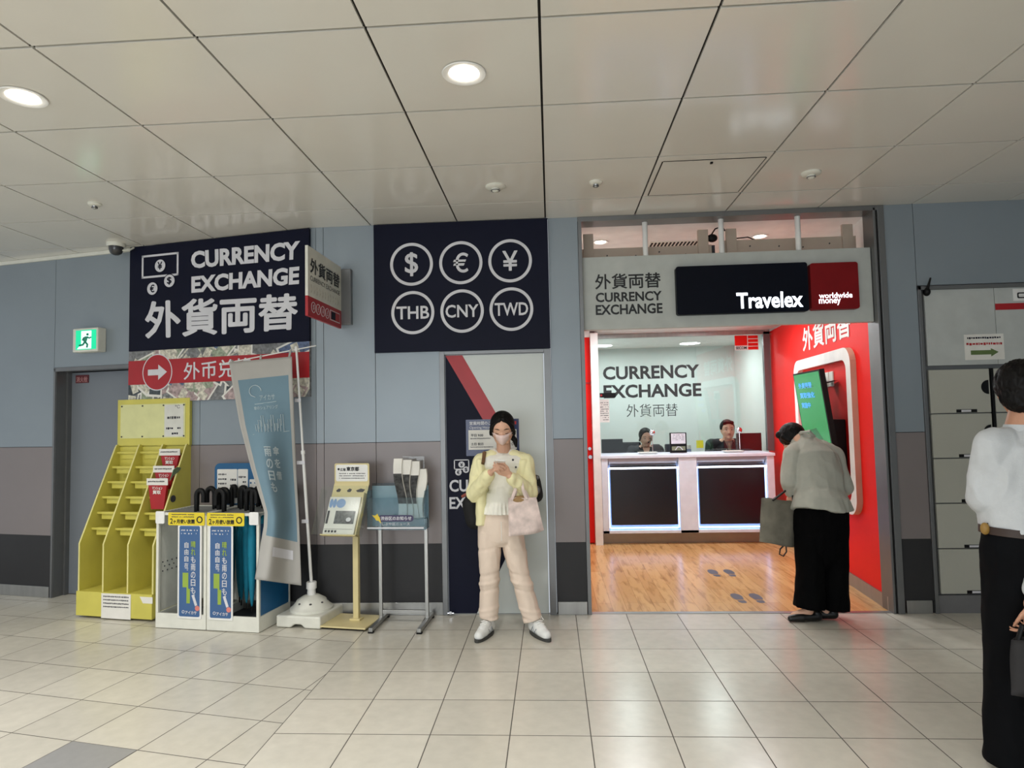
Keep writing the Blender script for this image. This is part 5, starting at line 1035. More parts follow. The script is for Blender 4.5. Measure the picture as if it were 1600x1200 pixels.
def hand_volume(mb, w, R, s, m, curl=(.4, .5, .55, .6), thumb=(.6, .3), side=1, spread=.06):
    """w wrist, R basis: x toward the thumb side, y along the fingers, z out of the back of the hand; s hand length"""
    P = lambda x, y, z: V(w)+R @ V((x*s, y*s, z*s))
    xs = (.15, .05, -.05, -.14); ys = (.5, .52, .5, .45); ln = (.4, .45, .42, .33); rr = (.048, .049, .046, .04)
    for k in range(4):
        mb.caps(P(xs[k]*.55, .03, 0), .075*s, P(xs[k], ys[k], 0), .062*s, m, 10)
        p = V((xs[k], ys[k], 0)); an = 0; dirx = spread*(1.5-k)
        for j, f in enumerate((.45, .3, .25)):
            an += curl[k]*(1, 1.1, .8)[j]; q_ = p+V((dirx, cos(an), -sin(an))).normalized()*(ln[k]*f)
            mb.caps(P(*p), rr[k]*s*(1-.08*j), P(*q_), rr[k]*s*(.94-.1*j), m, 10); p = q_
    p = V((.1, .12, -.02)); d = V((sin(.75), cos(.75), -.25)); q_ = p+d*.22; mb.caps(P(*p), .075*s, P(*q_), .06*s, m, 10)
    d2 = V((sin(.75-thumb[0]), cos(.75-thumb[0]), -.35)).normalized(); r_ = q_+d2*.19; mb.caps(P(*q_), .055*s, P(*r_), .05*s, m, 10)
    d3 = V((sin(.75-thumb[0]-thumb[1]), cos(.75-thumb[0]-thumb[1]), -.4)).normalized(); e_ = r_+d3*.15; mb.caps(P(*r_), .048*s, P(*e_), .038*s, m, 10)
def hair_shell(mb, c, R, s, m, front=.02, grow=1.09):
    P = lambda x, y, z: V(c)+R @ V((x*s, y*s, z*s))
    mb.ell(P(0, -.05, .13), (.36*s*grow/1.04, .405*s*grow/1.04, .385*s*grow/1.04), m, R, 28, 18)
    return P
# ---------------- the woman with the phone
wp = lambda px, py, y: onY(px, py, y)
t = thing('person', (-.3, 4.75, 0), 'standing woman in a pale yellow cardigan and face mask looking down at her phone', 'person')
sk = M['skin']
hc = wp(785, 670, 4.735); hs = .238
fw = V((.02, -1, -.42)); upv = V((.0, -.3, 1)); HR = basis(fw, upv)
neck0 = wp(787, 712, 4.80); pel = wp(783, 822, 4.80)
Lsh = wp(752, 722, 4.80); Rsh = wp(821, 722, 4.80)        # image left / right shoulders
Lel = wp(742, 770, 4.74); Rel = wp(827, 768, 4.72)
Lwr = wp(766, 739, 4.55); Rwr = wp(797, 744, 4.55)
Lhip = wp(768, 826, 4.80); Rhip = wp(800, 826, 4.80); Lkn = wp(766, 898, 4.77); Rkn = wp(811, 898, 4.77)
Lan = wp(763, 966, 4.74); Ran = wp(836, 968, 4.74)
b = MB(); head_volume(b, hc, HR, hs, sk)
b.caps(hc+HR @ V((0, -.04, -.07)), .052, neck0+V((0, .03, -.02)), .056, sk)
b.ell(wp(786, 750, 4.82), (.125, .06, .14), sk); b.ell(wp(785, 790, 4.81), (.105, .065, .14), sk); b.ell(pel, (.15, .09, .12), sk)
b.caps(neck0+V((0, .02, -.02)), .045, Lsh+V((0, .01, -.01)), .042, sk); b.caps(neck0+V((0, .02, -.02)), .045, Rsh+V((0, .01, -.01)), .042, sk)
chain(b, [Lsh, Lel, Lwr], [.05, .038, .026], sk); chain(b, [Rsh, Rel, Rwr], [.05, .038, .026], sk)
chain(b, [Lhip, Lkn, Lan], [.08, .055, .036], sk); chain(b, [Rhip, Rkn, Ran], [.08, .055, .036], sk)
# hands: image-right hand holds the phone from below, image-left hand taps on it
pc = wp(781, 721, 4.44)
RhR = Matrix((V((.35, -.25, .9)).normalized(), V((-.85, -.35, .3)).normalized(), V((0, 0, 0)))).transposed()
def frame3(y, z):      # fingers direction y, back-of-hand z -> x = y cross z
    y = V(y).normalized(); z = V(z); z = (z-y*z.dot(y)).normalized(); x = y.cross(z); return Matrix((x, y, z)).transposed()
hR = frame3((-.78, -.45, .38), (.2, -.75, -.6)); hR2 = hR
hand_volume(b, Rwr+V((0, -.005, .01)), hR, .17, sk, curl=(.45, .5, .5, .5), thumb=(.5, .4))
hL = frame3((.55, -.55, .5), (-.2, -.55, .8)); hand_volume(b, Lwr, Matrix((-hL.col[0], hL.col[1], hL.col[2])).transposed(), .16, sk, curl=(.25, .55, .65, .7), thumb=(.45, .35))
for f, a in ((Lan, V((-.045, -.13, -.055))), (Ran, V((.06, -.13, -.055)))): b.caps(f-V((0, -.03, .05)), .03, f+a*.45-V((0, -.02, .03)), .02, sk)
fuse(b, 'body', t, .0046, 3)
face_parts(t, hc, HR, hs, closed=True)
# hair: shell with centre parting, low tail over her left shoulder
b = MB(); P = lambda x, y, z: hc+HR @ V((x*hs, y*hs, z*hs)); hm = M['hair']
b.ell(P(0, -.09, .12), (.385*hs, .385*hs, .43*hs), hm, HR, 28, 18)
for sx in (-1, 1):
    b.caps(P(.06*sx, .22, .41), .07*hs, P(.3*sx, .15, .12), .085*hs, hm); b.caps(P(.3*sx, .15, .14), .08*hs, P(.355*sx, .04, -.15), .06*hs, hm); b.caps(P(.33*sx, .0, -.1), .09*hs, P(.25*sx, -.22, -.3), .1*hs, hm)
    b.caps(P(.05*sx, .05, .5), .05*hs, P(.07*sx, .26, .38), .05*hs, hm)
b.caps(P(-.22, -.2, -.3), .10*hs, P(-.37, -.12, -.45), .085*hs, hm); b.caps(P(-.37, -.12, -.45), .085*hs, P(-.40, -.02, -.62), .04*hs, hm)
fuse(b, 'hair', t, .0045, 3)
m = MB()      # mask
mk = mat('mask_pink', (232, 206, 200), .8); rows = [(-.02, .3, .30), (-.12, .33, .27), (-.24, .30, .235), (-.36, .26, .17), (-.44, .16, .10)]; Pm = []
for j, (z_, yf, wd) in enumerate(rows):
    for i in range(13):
        k = (i-6)/6; bulge = (.135*(1-abs(k)**1.3)) if j < 4 else .06*(1-abs(k))
        Pm.append(P(wd*1.08*k, yf+bulge-.19*abs(k)**2+.025, z_-(.02*abs(k) if j == 0 else 0)+.03*(abs(k) if j > 2 else 0)))
m.poly(Pm, mk, [(j*13+i, j*13+i+1, (j+1)*13+i+1, (j+1)*13+i) for j in range(4) for i in range(12)])
o = m.build('face_mask', t, smooth='all', fix=False); q_ = o.modifiers.new('s', 'SOLIDIFY'); q_.thickness = .002
m = MB(); m.tube([P(-.3, .14, -.06), P(-.35, .02, -.02), P(-.36, -.03, -.03)], .0015, mk, 5); m.tube([P(.3, .14, -.06), P(.35, .02, -.02), P(.36, -.03, -.03)], .0015, mk, 5); m.build('ear_loop', t)
# clothes
wb = mat('blouse_white', (236, 234, 224), .8, 0, .03, 10); b = MB()
b.ell(wp(786, 748, 4.79), (.13, .10, .14), wb); b.caps(wp(760, 722, 4.80), .065, wp(772, 710, 4.82), .048, wb); b.caps(wp(812, 722, 4.80), .065, wp(800, 710, 4.82), .048, wb); b.caps(wp(768, 724, 4.79), .07, wp(806, 724, 4.79), .07, wb); b.tube([wp(786, 722, 4.80), wp(786, 717, 4.815), wp(787, 709, 4.84)], [(.10, .08), (.082, .07), (.062, .05)], wb, 24, ref=(1, 0, 0)); b.caps(wp(786, 722, 4.80), .075, wp(784, 775, 4.79), .105, wb); b.ell(wp(783, 790, 4.79), (.135, .105, .075), wb); b.caps(wp(768, 722, 4.80), .06, wp(804, 722, 4.80), .06, wb)
b.tube([wp(784, 770, 4.79), wp(783, 786, 4.79), wp(783, 803, 4.785)], [(.115, .10), (.13, .11), (.155, .125)], wb, 28, ref=(1, 0, 0))
def peplum(co, n):
    z0 = wp(783, 782, 4.79).z
    if co.z < z0: a = atan2(co.y-4.79, co.x+.37); co = co+V((cos(a), sin(a), 0))*(.007*sin(a*26)*min(1, (z0-co.z)/.05))
    return co
fuse(b, 'blouse', t, .006, 3, fn=peplum)
tr = mat('trousers_cream', (226, 208, 192), .85, 0, .03, 12, bump=.15, bscale=200); b = MB()
b.tube([wp(781, 799, 4.80), wp(781, 815, 4.80), wp(782, 830, 4.80), wp(782, 843, 4.80), wp(782, 852, 4.80)], [(.14, .10), (.16, .115), (.166, .12), (.160, .11), (.12, .08)], tr, 28, ref=(1, 0, 0))
for hip, kn, an, ce in ((wp(765, 832, 4.80), wp(765, 897, 4.765), wp(764, 966, 4.75), 0), (wp(799, 832, 4.80), wp(812, 897, 4.765), wp(832, 968, 4.75), 0)):
    d_ = an-kn
    b.tube([hip, hip.lerp(kn, .5), kn, kn.lerp(an, .5), an], [(.086, .10), (.082, .092), (.07, .08), (.068, .078), (.070, .085)], tr, 24, ref=(1, 0, 0))
def crease(co, n):
    for kz, am in ((wp(0+765, 905, 4.75).z, .008), (wp(765, 915, 4.75).z, -.006), (wp(765, 892, 4.75).z, -.006), (wp(765, 958, 4.75).z, -.007), (wp(765, 945, 4.75).z, .005), (wp(765, 850, 4.8).z, -.005)):
        dz_ = co.z-kz+.18*(co.x+.37)*(1 if co.x > -.33 else -1); co = co+n*(am*math.exp(-(dz_/.012)**2))
    return co
fuse(b, 'trousers', t, .0065, 3, folds=.004, fscale=11, seed=3, fn=crease)
m = MB(); zt = wp(781, 806, 4.8).z; m.tube([wp(783, 815, 4.668), wp(784, 845, 4.66)], .0025, M['paper'], 5); m.build('fly_seam', t)
cg = mat('cardigan_yellow', (242, 236, 188), .9, 0, .03, 14, bump=.35, bscale=260); b = MB()
chain(b, [wp(770, 713, 4.81), Lsh, Lel+V((-.008, 0, -.01)), Lwr.lerp(Lel, .12)], [.048, .062, .056, .042], cg); chain(b, [wp(802, 713, 4.81), Rsh, Rel+V((.0, 0, -.01)), Rwr.lerp(Rel, .12)], [.048, .062, .058, .043], cg)
b.tube([wp(752, 718, 4.81), wp(755, 760, 4.80), wp(753, 818, 4.80)], [(.045, .085), (.045, .105), (.042, .105)], cg, 18, ref=(1, 0, 0))
b.tube([wp(818, 718, 4.81), wp(815, 760, 4.80), wp(812, 800, 4.81)], [(.05, .085), (.045, .105), (.04, .10)], cg, 18, ref=(1, 0, 0))
b.tube([wp(785, 712, 4.87), wp(785, 760, 4.885), wp(785, 815, 4.885)], [(.14, .05), (.15, .05), (.15, .05)], cg, 20, ref=(1, 0, 0))
fuse(b, 'cardigan', t, .006, 3, folds=.007, fscale=12, seed=9)
m = MB()
for px, py in ((801.5, 718.5), (806, 730)): m.lathe(wp(px, py, 4.69), [(.008, 0), (.0075, .004), (.003, .005)], M['ink'], 12, axis=(0, -1, 0))
m.build('button', t)
wsh = mat('sneaker_white', (228, 230, 228), .5, 0, .05, 30)
for an, dx, lab in ((wp(762, 985, 4.73), -.32, 'left'), (wp(838, 987, 4.73), .55, 'right')):
    g = V((an.x, an.y, 0)); d_ = V((dx, -1, 0)).normalized(); sd_ = V((-d_.y, d_.x, 0)); up = V((0, 0, 1)); b = MB()
    b.caps(g-d_*.04+up*.05, .042, g+d_*.09+up*.045, .042, wsh); b.caps(g+d_*.09+up*.042, .042, g+d_*.155+up*.036, .034, wsh); b.caps(g-d_*.03+up*.05, .04, g-d_*.02+up*.095, .042, wsh); b.caps(g+d_*.02+up*.075, .038, g+d_*.1+up*.055, .034, wsh)
    sh_ = fuse(b, 'shoe', t, .0045, 3, cut=(g+up*.014, -up))
    m = MB(); so = []
    for k in range(24):
        a = 2*pi*k/24; so.append((.048*sin(a)*(1 if cos(a) < 0 else .95), .06+.142*cos(a)))
    P2 = [g+sd_*x+d_*y+up*.001 for x, y in so]+[g+sd_*x+d_*y+up*.022 for x, y in so]
    m.poly(P2, mat('sole_dark', (60, 60, 58), .6), [tuple(range(24)), tuple(reversed(range(24, 48)))]+[(i, (i+1) % 24, (i+1) % 24+24, i+24) for i in range(24)]); m.build('sole', sh_)
    m = MB()
    for k in range(4): c_ = g+d_*(.03+.022*k)+up*(.117-.013*k); m.tube([c_-sd_*.026, c_+up*.008, c_+sd_*.026], .0035, M['paper'], 6)
    m.tube([g+d_*.03+up*.12, g+d_*.02+sd_*.03+up*.13, g+d_*.05+sd_*.035+up*.11], .003, M['paper'], 6); m.build('laces', sh_)
    m = MB()
    for sx in (-1, 1): m.tube([g+sd_*.044*sx+d_*.0+up*.03, g+sd_*.045*sx+d_*.03+up*.07, g+sd_*.043*sx+d_*.05+up*.03, g+sd_*.04*sx+d_*.075+up*.062], .003, mat('trim_silver', (150, 154, 158), .4), 6)
    m.build('side_stripe', sh_)
# phone
t = thing('phone', pc, 'white smartphone held in both hands by the standing woman', 'phone')
pr = frame3((.15, -.45, .0), (.0, .5, .85)); m = MB(); RM = pr
bx = lambda a, b_, mm: m.box(a, b_, mm, RM, pc)
Rp = Matrix((V((.98, .1, .12)).normalized(), V((-.1, -.75, -.6)).normalized(), V((0, .62, -.78)).normalized())).transposed()
zv = V((.08, .16, .98)).normalized(); xv = V((.98, .12, .0)); xv = (xv-zv*xv.dot(zv)).normalized(); yv = zv.cross(xv); RM = Matrix((xv, yv, zv)).transposed()
m = MB(); m.box((-.036, -.074, -.004), (.036, .074, .004), M['white'], RM, pc); m.build('casing', t, bevel=.003)
m = MB(); m.box((-.032, -.069, .004), (.032, .069, .0046), mat('phone_screen', (40, 44, 50), .1, emit=(190, 205, 225), estr=.5), RM, pc); m.build('screen', t)
# tote bag hanging from her forearm
t = thing('tote_bag', wp(822, 800, 4.62), 'pale pink patterned tote bag hanging from the forearm of the standing woman', 'bag')
tm = mat('tote_cloth', (216, 198, 192), .85, 0, .25, 14)
TL, TR_, BR_, BL_ = wp(794, 778, 4.60), wp(838, 777, 4.60), wp(850, 829, 4.62), wp(795, 838, 4.62)
b = MB(); dv = V((0, .05, 0)); n_ = 8; PP = []
for j in range(n_+1):
    for sgn in (-1, 1):
        for i in range(n_+1):
            u_, v_ = i/n_, j/n_; q0 = TL.lerp(TR_, u_); q1 = BL_.lerp(BR_, u_); PP.append(q0.lerp(q1, v_)+dv*sgn*(.25+.75*v_)*(1-(2*u_-1)**4)+V((0, .003*sin(u_*9+v_*5), .003*sin(u_*7))))
W9 = 2*(n_+1); F = []
for j in range(n_):
    for i in range(n_):
        a = j*W9+i; F.append((a, a+1, a+W9+1, a+W9)); a += n_+1; F.append((a+1, a, a+W9, a+W9+1))
    for i in (0, n_): a = j*W9+i; F.append((a, a+n_+1, a+n_+1+W9, a+W9))
F += [(n_*W9+i, n_*W9+i+1, n_*W9+i+n_+2, n_*W9+i+n_+1) for i in range(n_)]
b.poly(PP, tm, F); o = b.build('bag_body', t, smooth='all'); so_ = o.modifiers.new('s', 'SOLIDIFY'); so_.thickness = .003
m = MB()
for dy, (a0, a1) in ((-.018, (.13, .66)), (.02, (.2, .72))):
    pa = TL.lerp(TR_, a0)+V((0, dy, 0)); pb_ = TL.lerp(TR_, a1)+V((0, dy, 0)); tp = wp(811, 752, 4.60)+V((0, dy, 0))
    m.tube([pa-V((0, 0, .01)), pa.lerp(tp, .5), tp+V((-.02, 0, 0)), tp+V((.02, 0, 0)), pb_.lerp(tp, .45), pb_-V((0, 0, .01))], [(.011, .003)]*6, tm, 8)
m.build('strap', t)
m = MB(); m.ell(wp(812, 781, 4.61), (.06, .03, .03), mat('bag_content_tan', (150, 120, 80), .8)); m.build('content', t)
# black bag behind her
t = thing('shoulder_bag', wp(790, 800, 4.97), 'large black bag with round badges worn behind the back of the standing woman', 'bag')
b = MB(); kb = mat('bag_black', (16, 16, 18), .75, 0, .2, 20)
b.caps(wp(737, 788, 4.99), .075, wp(742, 812, 4.99), .075, kb); b.ell(wp(790, 790, 4.985), (.24, .07, .15), kb); b.caps(wp(834, 752, 4.98), .055, wp(838, 774, 4.98), .055, kb); b.caps(wp(752, 815, 4.99), .07, wp(760, 790, 4.99), .07, kb); fuse(b, 'bag_body', t, .01, 5)
m = MB()
for px, py, r in ((839.5, 746, .017), (838.5, 765.5, .032)): m.lathe(wp(px, py, 4.915), [(r, 0), (r, .004), (r*.7, .008), (.001, .009)], mat('badge_silver', (96, 92, 92), .25, .5), 24, axis=(0, -1, 0))
m.build('badge', t)
m = MB(); m.tube([wp(741, 785, 4.95), wp(751, 745, 4.85), wp(755, 722, 4.71), wp(757, 706, 4.76), wp(756, 712, 4.9), wp(750, 760, 4.98)], [(.014, .004)]*6, mat('strap_brown', (104, 74, 44), .6), 8); m.build('strap', t)
m = MB(); m.tube([wp(722, 776, 4.95), wp(733, 770, 4.93)], .012, mat('tag_red_brown', (140, 70, 60), .6), 8); m.build('zip_tag', t)
# ---------------- the bowing woman seen from behind
t = thing('person', (2.03, 5.08, 0), 'bowing woman in pale grey jacket and long black trousers at the shop entrance', 'person')
jk = mat('jacket_grey', (176, 176, 166), .85, 0, .04, 20, bump=.25, bscale=240); bt = mat('trousers_black', (4, 4, 5), .85, 0, .2, 10, spec=.08)
pel = wp(1285, 800, 5.07); wst = wp(1281, 768, 5.10); ubk = wp(1270, 715, 5.2); nk = wp(1250, 688, 5.29); hc = wp(1238, 686, 5.37); hs = .232
fdir = V((-.62, .45, -.62)); HR = basis(fdir, V((-.55, .35, .75)))
sA = wp(1238, 712, 5.16); eA = wp(1233, 752, 5.12); wA = wp(1236, 772, 5.16)
sB = wp(1303, 712, 5.27); eB = wp(1320, 762, 5.22); wB = wp(1296, 788, 5.36)
hA = wp(1266, 812, 5.06); hB = wp(1300, 812, 5.10); aA = wp(1264, 955, 5.0); aB = wp(1290, 957, 5.06)
b = MB(); head_volume(b, hc, HR, hs, sk); b.caps(hc+HR @ V((0, -.05, -.06)), .052, nk, .055, sk)
chain(b, [pel, wst, ubk, nk], [.13, .11, .12, .06], sk); chain(b, [ubk, sA, eA, wA], [.08, .05, .04, .026], sk); chain(b, [ubk, sB, eB, wB], [.08, .05, .04, .026], sk)
chain(b, [hA, hA.lerp(aA, .5), aA], [.08, .055, .034], sk); chain(b, [hB, hB.lerp(aB, .5), aB], [.08, .055, .034], sk)
hand_volume(b, wA, frame3((-.15, .1, -1), (-.9, -.4, .1)), .165, sk, curl=(.9, 1.0, 1.0, 1.0), thumb=(.5, .4)); hand_volume(b, wB, frame3((-.6, .5, -.6), (.4, .6, .6)), .16, sk)
for a_ in (aA, aB): b.caps(a_, .032, a_+V((-.10, .02, -.035)), .026, sk)
fuse(b, 'body', t, .0055, 3); face_parts(t, hc, HR, hs, closed=True)
b = MB(); P = lambda x, y, z: hc+HR @ V((x*hs, y*hs, z*hs))
b.ell(P(0, -.08, .12), (.41*hs, .45*hs, .43*hs), M['hair'], HR, 28, 18); b.ell(P(0, -.2, -.12), (.36*hs, .28*hs, .3*hs), M['hair'], HR, 24, 14); b.caps(P(.2, .2, .36), .12*hs, P(-.2, .2, .36), .12*hs, M['hair'])
for sx in (-1, 1): b.caps(P(.33*sx, .1, .2), .1*hs, P(.37*sx, .03, -.02), .06*hs, M['hair'])
fuse(b, 'hair', t, .006, 3, folds=.003, fscale=40, seed=2)
b = MB(); xr = (1, .25, 0)
b.tube([wp(1284, 797, 5.06), wp(1283, 783, 5.07), wst, wp(1277, 742, 5.15), ubk, wp(1260, 696, 5.26), wp(1253, 688, 5.29)], [(.235, .175), (.215, .155), (.19, .125), (.205, .13), (.205, .125), (.13, .09), (.07, .06)], jk, 30, ref=xr)
chain(b, [wp(1248, 700, 5.24), sA, eA, wA+V((0, 0, .02))], [.06, .072, .062, .045], jk); chain(b, [wp(1285, 700, 5.26), sB, eB, wB.lerp(eB, .1)], [.06, .072, .06, .045], jk)
b.caps(wp(1258, 688, 5.27), .06, wp(1248, 692, 5.29), .06, jk)
def hem(co, n):
    z0 = wp(1284, 775, 5.07).z
    if co.z < z0: k = min(1, (z0-co.z)/.12); a = atan2(co.y-5.07, co.x-2.03); co = co+V((cos(a), sin(a), 0))*(.012*k*sin(a*5+1))+V((0, 0, .02*k*sin(a*2+.5)))
    return co
jo = fuse(b, 'jacket', t, .007, 3, folds=.007, fscale=8, seed=21, fn=hem)
m = MB(); m.tube([wp(1247, 682, 5.33), wp(1252, 676, 5.24), wp(1264, 674, 5.2), wp(1272, 682, 5.24)], .014, jk, 10); m.build('collar', t, smooth=True)
b = MB()
b.tube([wp(1283, 788, 5.08), wp(1283, 820, 5.07), wp(1283, 860, 5.05), wp(1283, 885, 5.04)], [(.19, .14), (.20, .15), (.185, .14), (.10, .08)], bt, 28, ref=(1, 0, 0))
b.tube([wp(1265, 840, 5.05), wp(1265, 900, 5.02), wp(1264, 949, 5.0)], [(.105, .12), (.10, .12), (.105, .125)], bt, 24, ref=(1, 0, 0)); b.tube([wp(1302, 840, 5.07), wp(1303, 900, 5.06), wp(1304, 951, 5.05)], [(.10, .12), (.095, .12), (.098, .12)], bt, 24, ref=(1, 0, 0))
fuse(b, 'trousers', t, .008, 3, folds=.006, fscale=9, seed=5)
for a_, lab in ((aA, 0), (wp(1289, 962, 5.06), 1)):
    g = V((a_.x, a_.y, 0)); d_ = V((-1, -.02 if lab == 0 else .15, 0)).normalized(); up = V((0, 0, 1)); b = MB(); sh = mat('flat_shoe_black', (12, 12, 12), .35)
    b.caps(g-d_*.06+up*.04, .036, g+d_*.05+up*.034, .034, sh); b.caps(g+d_*.05+up*.032, .036, g+d_*.135+up*.024, .024, sh); b.caps(g-d_*.06+up*.05, .033, g-d_*.055+up*.06, .032, sh)
    fuse(b, 'shoe', t, .005, 3, cut=(g+up*.004, -up))
t = thing('tote_bag', wp(1217, 820, 5.1), 'grey brown canvas tote bag hanging from the hand of the bowing woman', 'bag')
tm2 = mat('canvas_grey_brown', (116, 112, 100), .85, 0, .28, 9, bump=.2)
def bag(t, TL, TR_, BR_, BL_, dep, m_, bulge=.25):
    PP = []; n_ = 8
    for j in range(n_+1):
        for sgn in (-1, 1):
            for i in range(n_+1):
                u_, v_ = i/n_, j/n_; q0 = TL.lerp(TR_, u_); q1 = BL_.lerp(BR_, u_); PP.append(q0.lerp(q1, v_)+V((0, dep, 0))*sgn*(bulge+(1-bulge)*v_)*(1-(2*u_-1)**4)+V((0, .006*sin(u_*9+v_*5), .004*sin(u_*7))))
    W9 = 2*(n_+1); F = []
    for j in range(n_):
        for i in range(n_):
            a = j*W9+i; F.append((a, a+1, a+W9+1, a+W9)); a += n_+1; F.append((a+1, a, a+W9, a+W9+1))
        for i in (0, n_): a = j*W9+i; F.append((a, a+n_+1, a+n_+1+W9, a+W9))
    F += [(n_*W9+i, n_*W9+i+1, n_*W9+i+n_+2, n_*W9+i+n_+1) for i in range(n_)]
    b = MB(); b.poly(PP, m_, F); o = b.build('bag_body', t, smooth='all'); so_ = o.modifiers.new('s', 'SOLIDIFY'); so_.thickness = .003; return o
TL, TR_, BR_, BL_ = wp(1190, 778, 5.06), wp(1243, 783, 5.14), wp(1246, 854, 5.14), wp(1186, 846, 5.06); bag(t, TL, TR_, BR_, BL_, .06, tm2)
m = MB(); st = mat('bag_strap_dark', (34, 30, 28), .6)
for dy, a0, a1 in ((-.02, .3, .9), (.025, .35, .95)): m.tube([TL.lerp(TR_, a0)+V((0, dy, -.01)), wp(1226, 768, 5.12), wp(1233, 760, 5.14), wp(1238, 766, 5.14), TL.lerp(TR_, a1)+V((0, dy, -.01))], .0075, st, 8)
m.build('strap', t)
m = MB(); m.tube([wp(1226, 851, 5.12), wp(1219, 858, 5.12), wp(1218, 866, 5.12), wp(1224, 869, 5.12), wp(1229, 862, 5.12), wp(1228, 852, 5.12)], .006, st, 8); m.build('strap_loop', t)
# ---------------- the man walking away at the right edge
t = thing('person', (2.08, 2.95, 0), 'man in a white shirt and black trousers at the right edge, seen from behind', 'person')
ws = mat('shirt_white', (198, 202, 206), .8, 0, .03, 30, bump=.2, bscale=160); my = 2.95
pel = wp(1602, 850, my); chs = wp(1606, 730, my); nk = wp(1598, 668, my); hc = wp(1597, 612, my+.02); hs = .245
HR = basis(V((.55, .82, -.1)), V((0, 0, 1))); s2 = M['skin2']
sA = wp(1552, 697, my-.02); eA = wp(1540, 778, my+.02); wA = wp(1556, 800, my+.26); sB = wp(1664, 697, my-.02); eB = wp(1668, 790, my-.08); wB = wp(1612, 945, my-.18)
hA = wp(1580, 860, my); hB = wp(1634, 860, my); kA = wp(1575, 1010, my+.0); kB = wp(1630, 1010, my); aA = V((kA.x-.02, my, .09)); aB = V((kB.x+.02, my-.04, .09))
b = MB(); head_volume(b, hc, HR, hs, s2); b.caps(hc-V((0, .02, .08)), .062, nk, .066, s2); chain(b, [pel, chs, nk], [.11, .12, .06], s2)
eB = wp(1668, 800, my-.02)
chain(b, [chs, sA, eA, wA], [.08, .05, .042, .03], s2); chain(b, [chs, sB, eB, wB], [.08, .05, .04, .028], s2); chain(b, [hA, kA, aA], [.09, .065, .045], s2); chain(b, [hB, kB, aB], [.09, .065, .045], s2)
hand_volume(b, wA, frame3((.3, .9, 0), (-.9, .2, .1)), .18, s2); hand_volume(b, wB, frame3((-.12, .1, -1), (.5, -.85, 0)), .165, s2, curl=(.5, .6, .7, .7))
fuse(b, 'body', t, .006, 3); face_parts(t, hc, HR, hs)
b = MB(); P = lambda x, y, z: hc+HR @ V((x*hs, y*hs, z*hs)); b.ell(P(0, -.07, .14), (.40*hs, .455*hs, .43*hs), M['hair'], HR, 28, 18); b.ell(P(0, -.26, -.1), (.33*hs, .22*hs, .3*hs), M['hair'], HR, 24, 14)
fuse(b, 'hair', t, .006, 2, folds=.006, fscale=45, seed=4)
b = MB(); b.tube([wp(1602, 832, my), wp(1603, 790, my), wp(1604, 740, my), wp(1605, 700, my), wp(1602, 680, my), wp(1598, 668, my)], [(.17, .125), (.185, .135), (.2, .14), (.195, .12), (.12, .09), (.065, .065)], ws, 30, ref=(1, 0, 0))
chain(b, [wp(1580, 690, my), sA, eA, wA], [.06, .076, .068, .042], ws); chain(b, [wp(1628, 690, my), sB, eB, eB.lerp(wB, .85)], [.06, .076, .06, .045], ws); fuse(b, 'shirt', t, .008, 3, folds=.009, fscale=8, seed=31)
m = MB(); m.tube([wp(1598, 676, my), wp(1598, 664, my)], [(.078, .072), (.07, .064)], ws, 24, ref=(1, 0, 0)); m.build('collar', t, smooth=True)
m = MB(); m.tube([wp(1602, 836, my), wp(1602, 824, my)], [(.178, .133), (.178, .133)], mat('belt_brown', (52, 36, 28), .5), 32, ref=(1, 0, 0)); m.build('belt', t, smooth=True)
b = MB(); mt_ = mat('suit_trousers_black', (9, 10, 13), .8, 0, .15, 10, spec=.1); b.tube([wp(1602, 832, my), wp(1602, 860, my), wp(1602, 890, my), wp(1602, 915, my)], [(.165, .125), (.172, .13), (.165, .12), (.10, .08)], mt_, 28, ref=(1, 0, 0))
for h_, k_, a_ in ((hA, kA, aA), (hB, kB, aB)): b.tube([h_, h_.lerp(k_, .5), k_, k_.lerp(a_, .5), a_-V((0, 0, .05))], [(.105, .12), (.095, .105), (.082, .09), (.088, .088), (.092, .095)], mt_, 24, ref=(1, 0, 0))
fuse(b, 'trousers', t, .008, 3, folds=.007, fscale=8, seed=14)
for a_ in (aA, aB):
    g = V((a_.x, a_.y, 0)); d_ = V((.3, 1, 0)).normalized(); up = V((0, 0, 1)); b = MB(); b.caps(g-d_*.05+up*.045, .042, g+d_*.16+up*.032, .034, M['blk']); fuse(b, 'shoe', t, .006, 3, cut=(g+up*.002, -up))
t = thing('pouch', wp(1540, 828, my), 'small yellow brown charm hanging at the belt of the man in the white shirt', 'charm')
m = MB(); m.ell(wp(1539, 826, my-.02), (.018, .018, .026), mat('charm_ochre', (150, 116, 54), .5)); m.build('charm', t, smooth='all'); m = MB(); m.tube([wp(1539, 820, my-.02), wp(1548, 816, my-.02)], .003, M['blk'], 6); m.build('cord', t)
t = thing('briefcase', wp(1612, 1040, my-.25), 'dark soft bag hanging from the hand of the man at the right edge', 'bag')
bag(t, wp(1580, 1000, my-.24), wp(1680, 1000, my-.24), wp(1682, 1085, my-.24), wp(1578, 1085, my-.24), .05, mat('bag_dark_cloth', (22, 20, 22), .7, 0, .3, 12), .5)
m = MB(); m.tube([wp(1590, 1002, my-.24), wp(1597, 978, my-.24), wp(1612, 978, my-.24), wp(1625, 1002, my-.24)], .009, M['blk'], 8); m.build('handle', t)
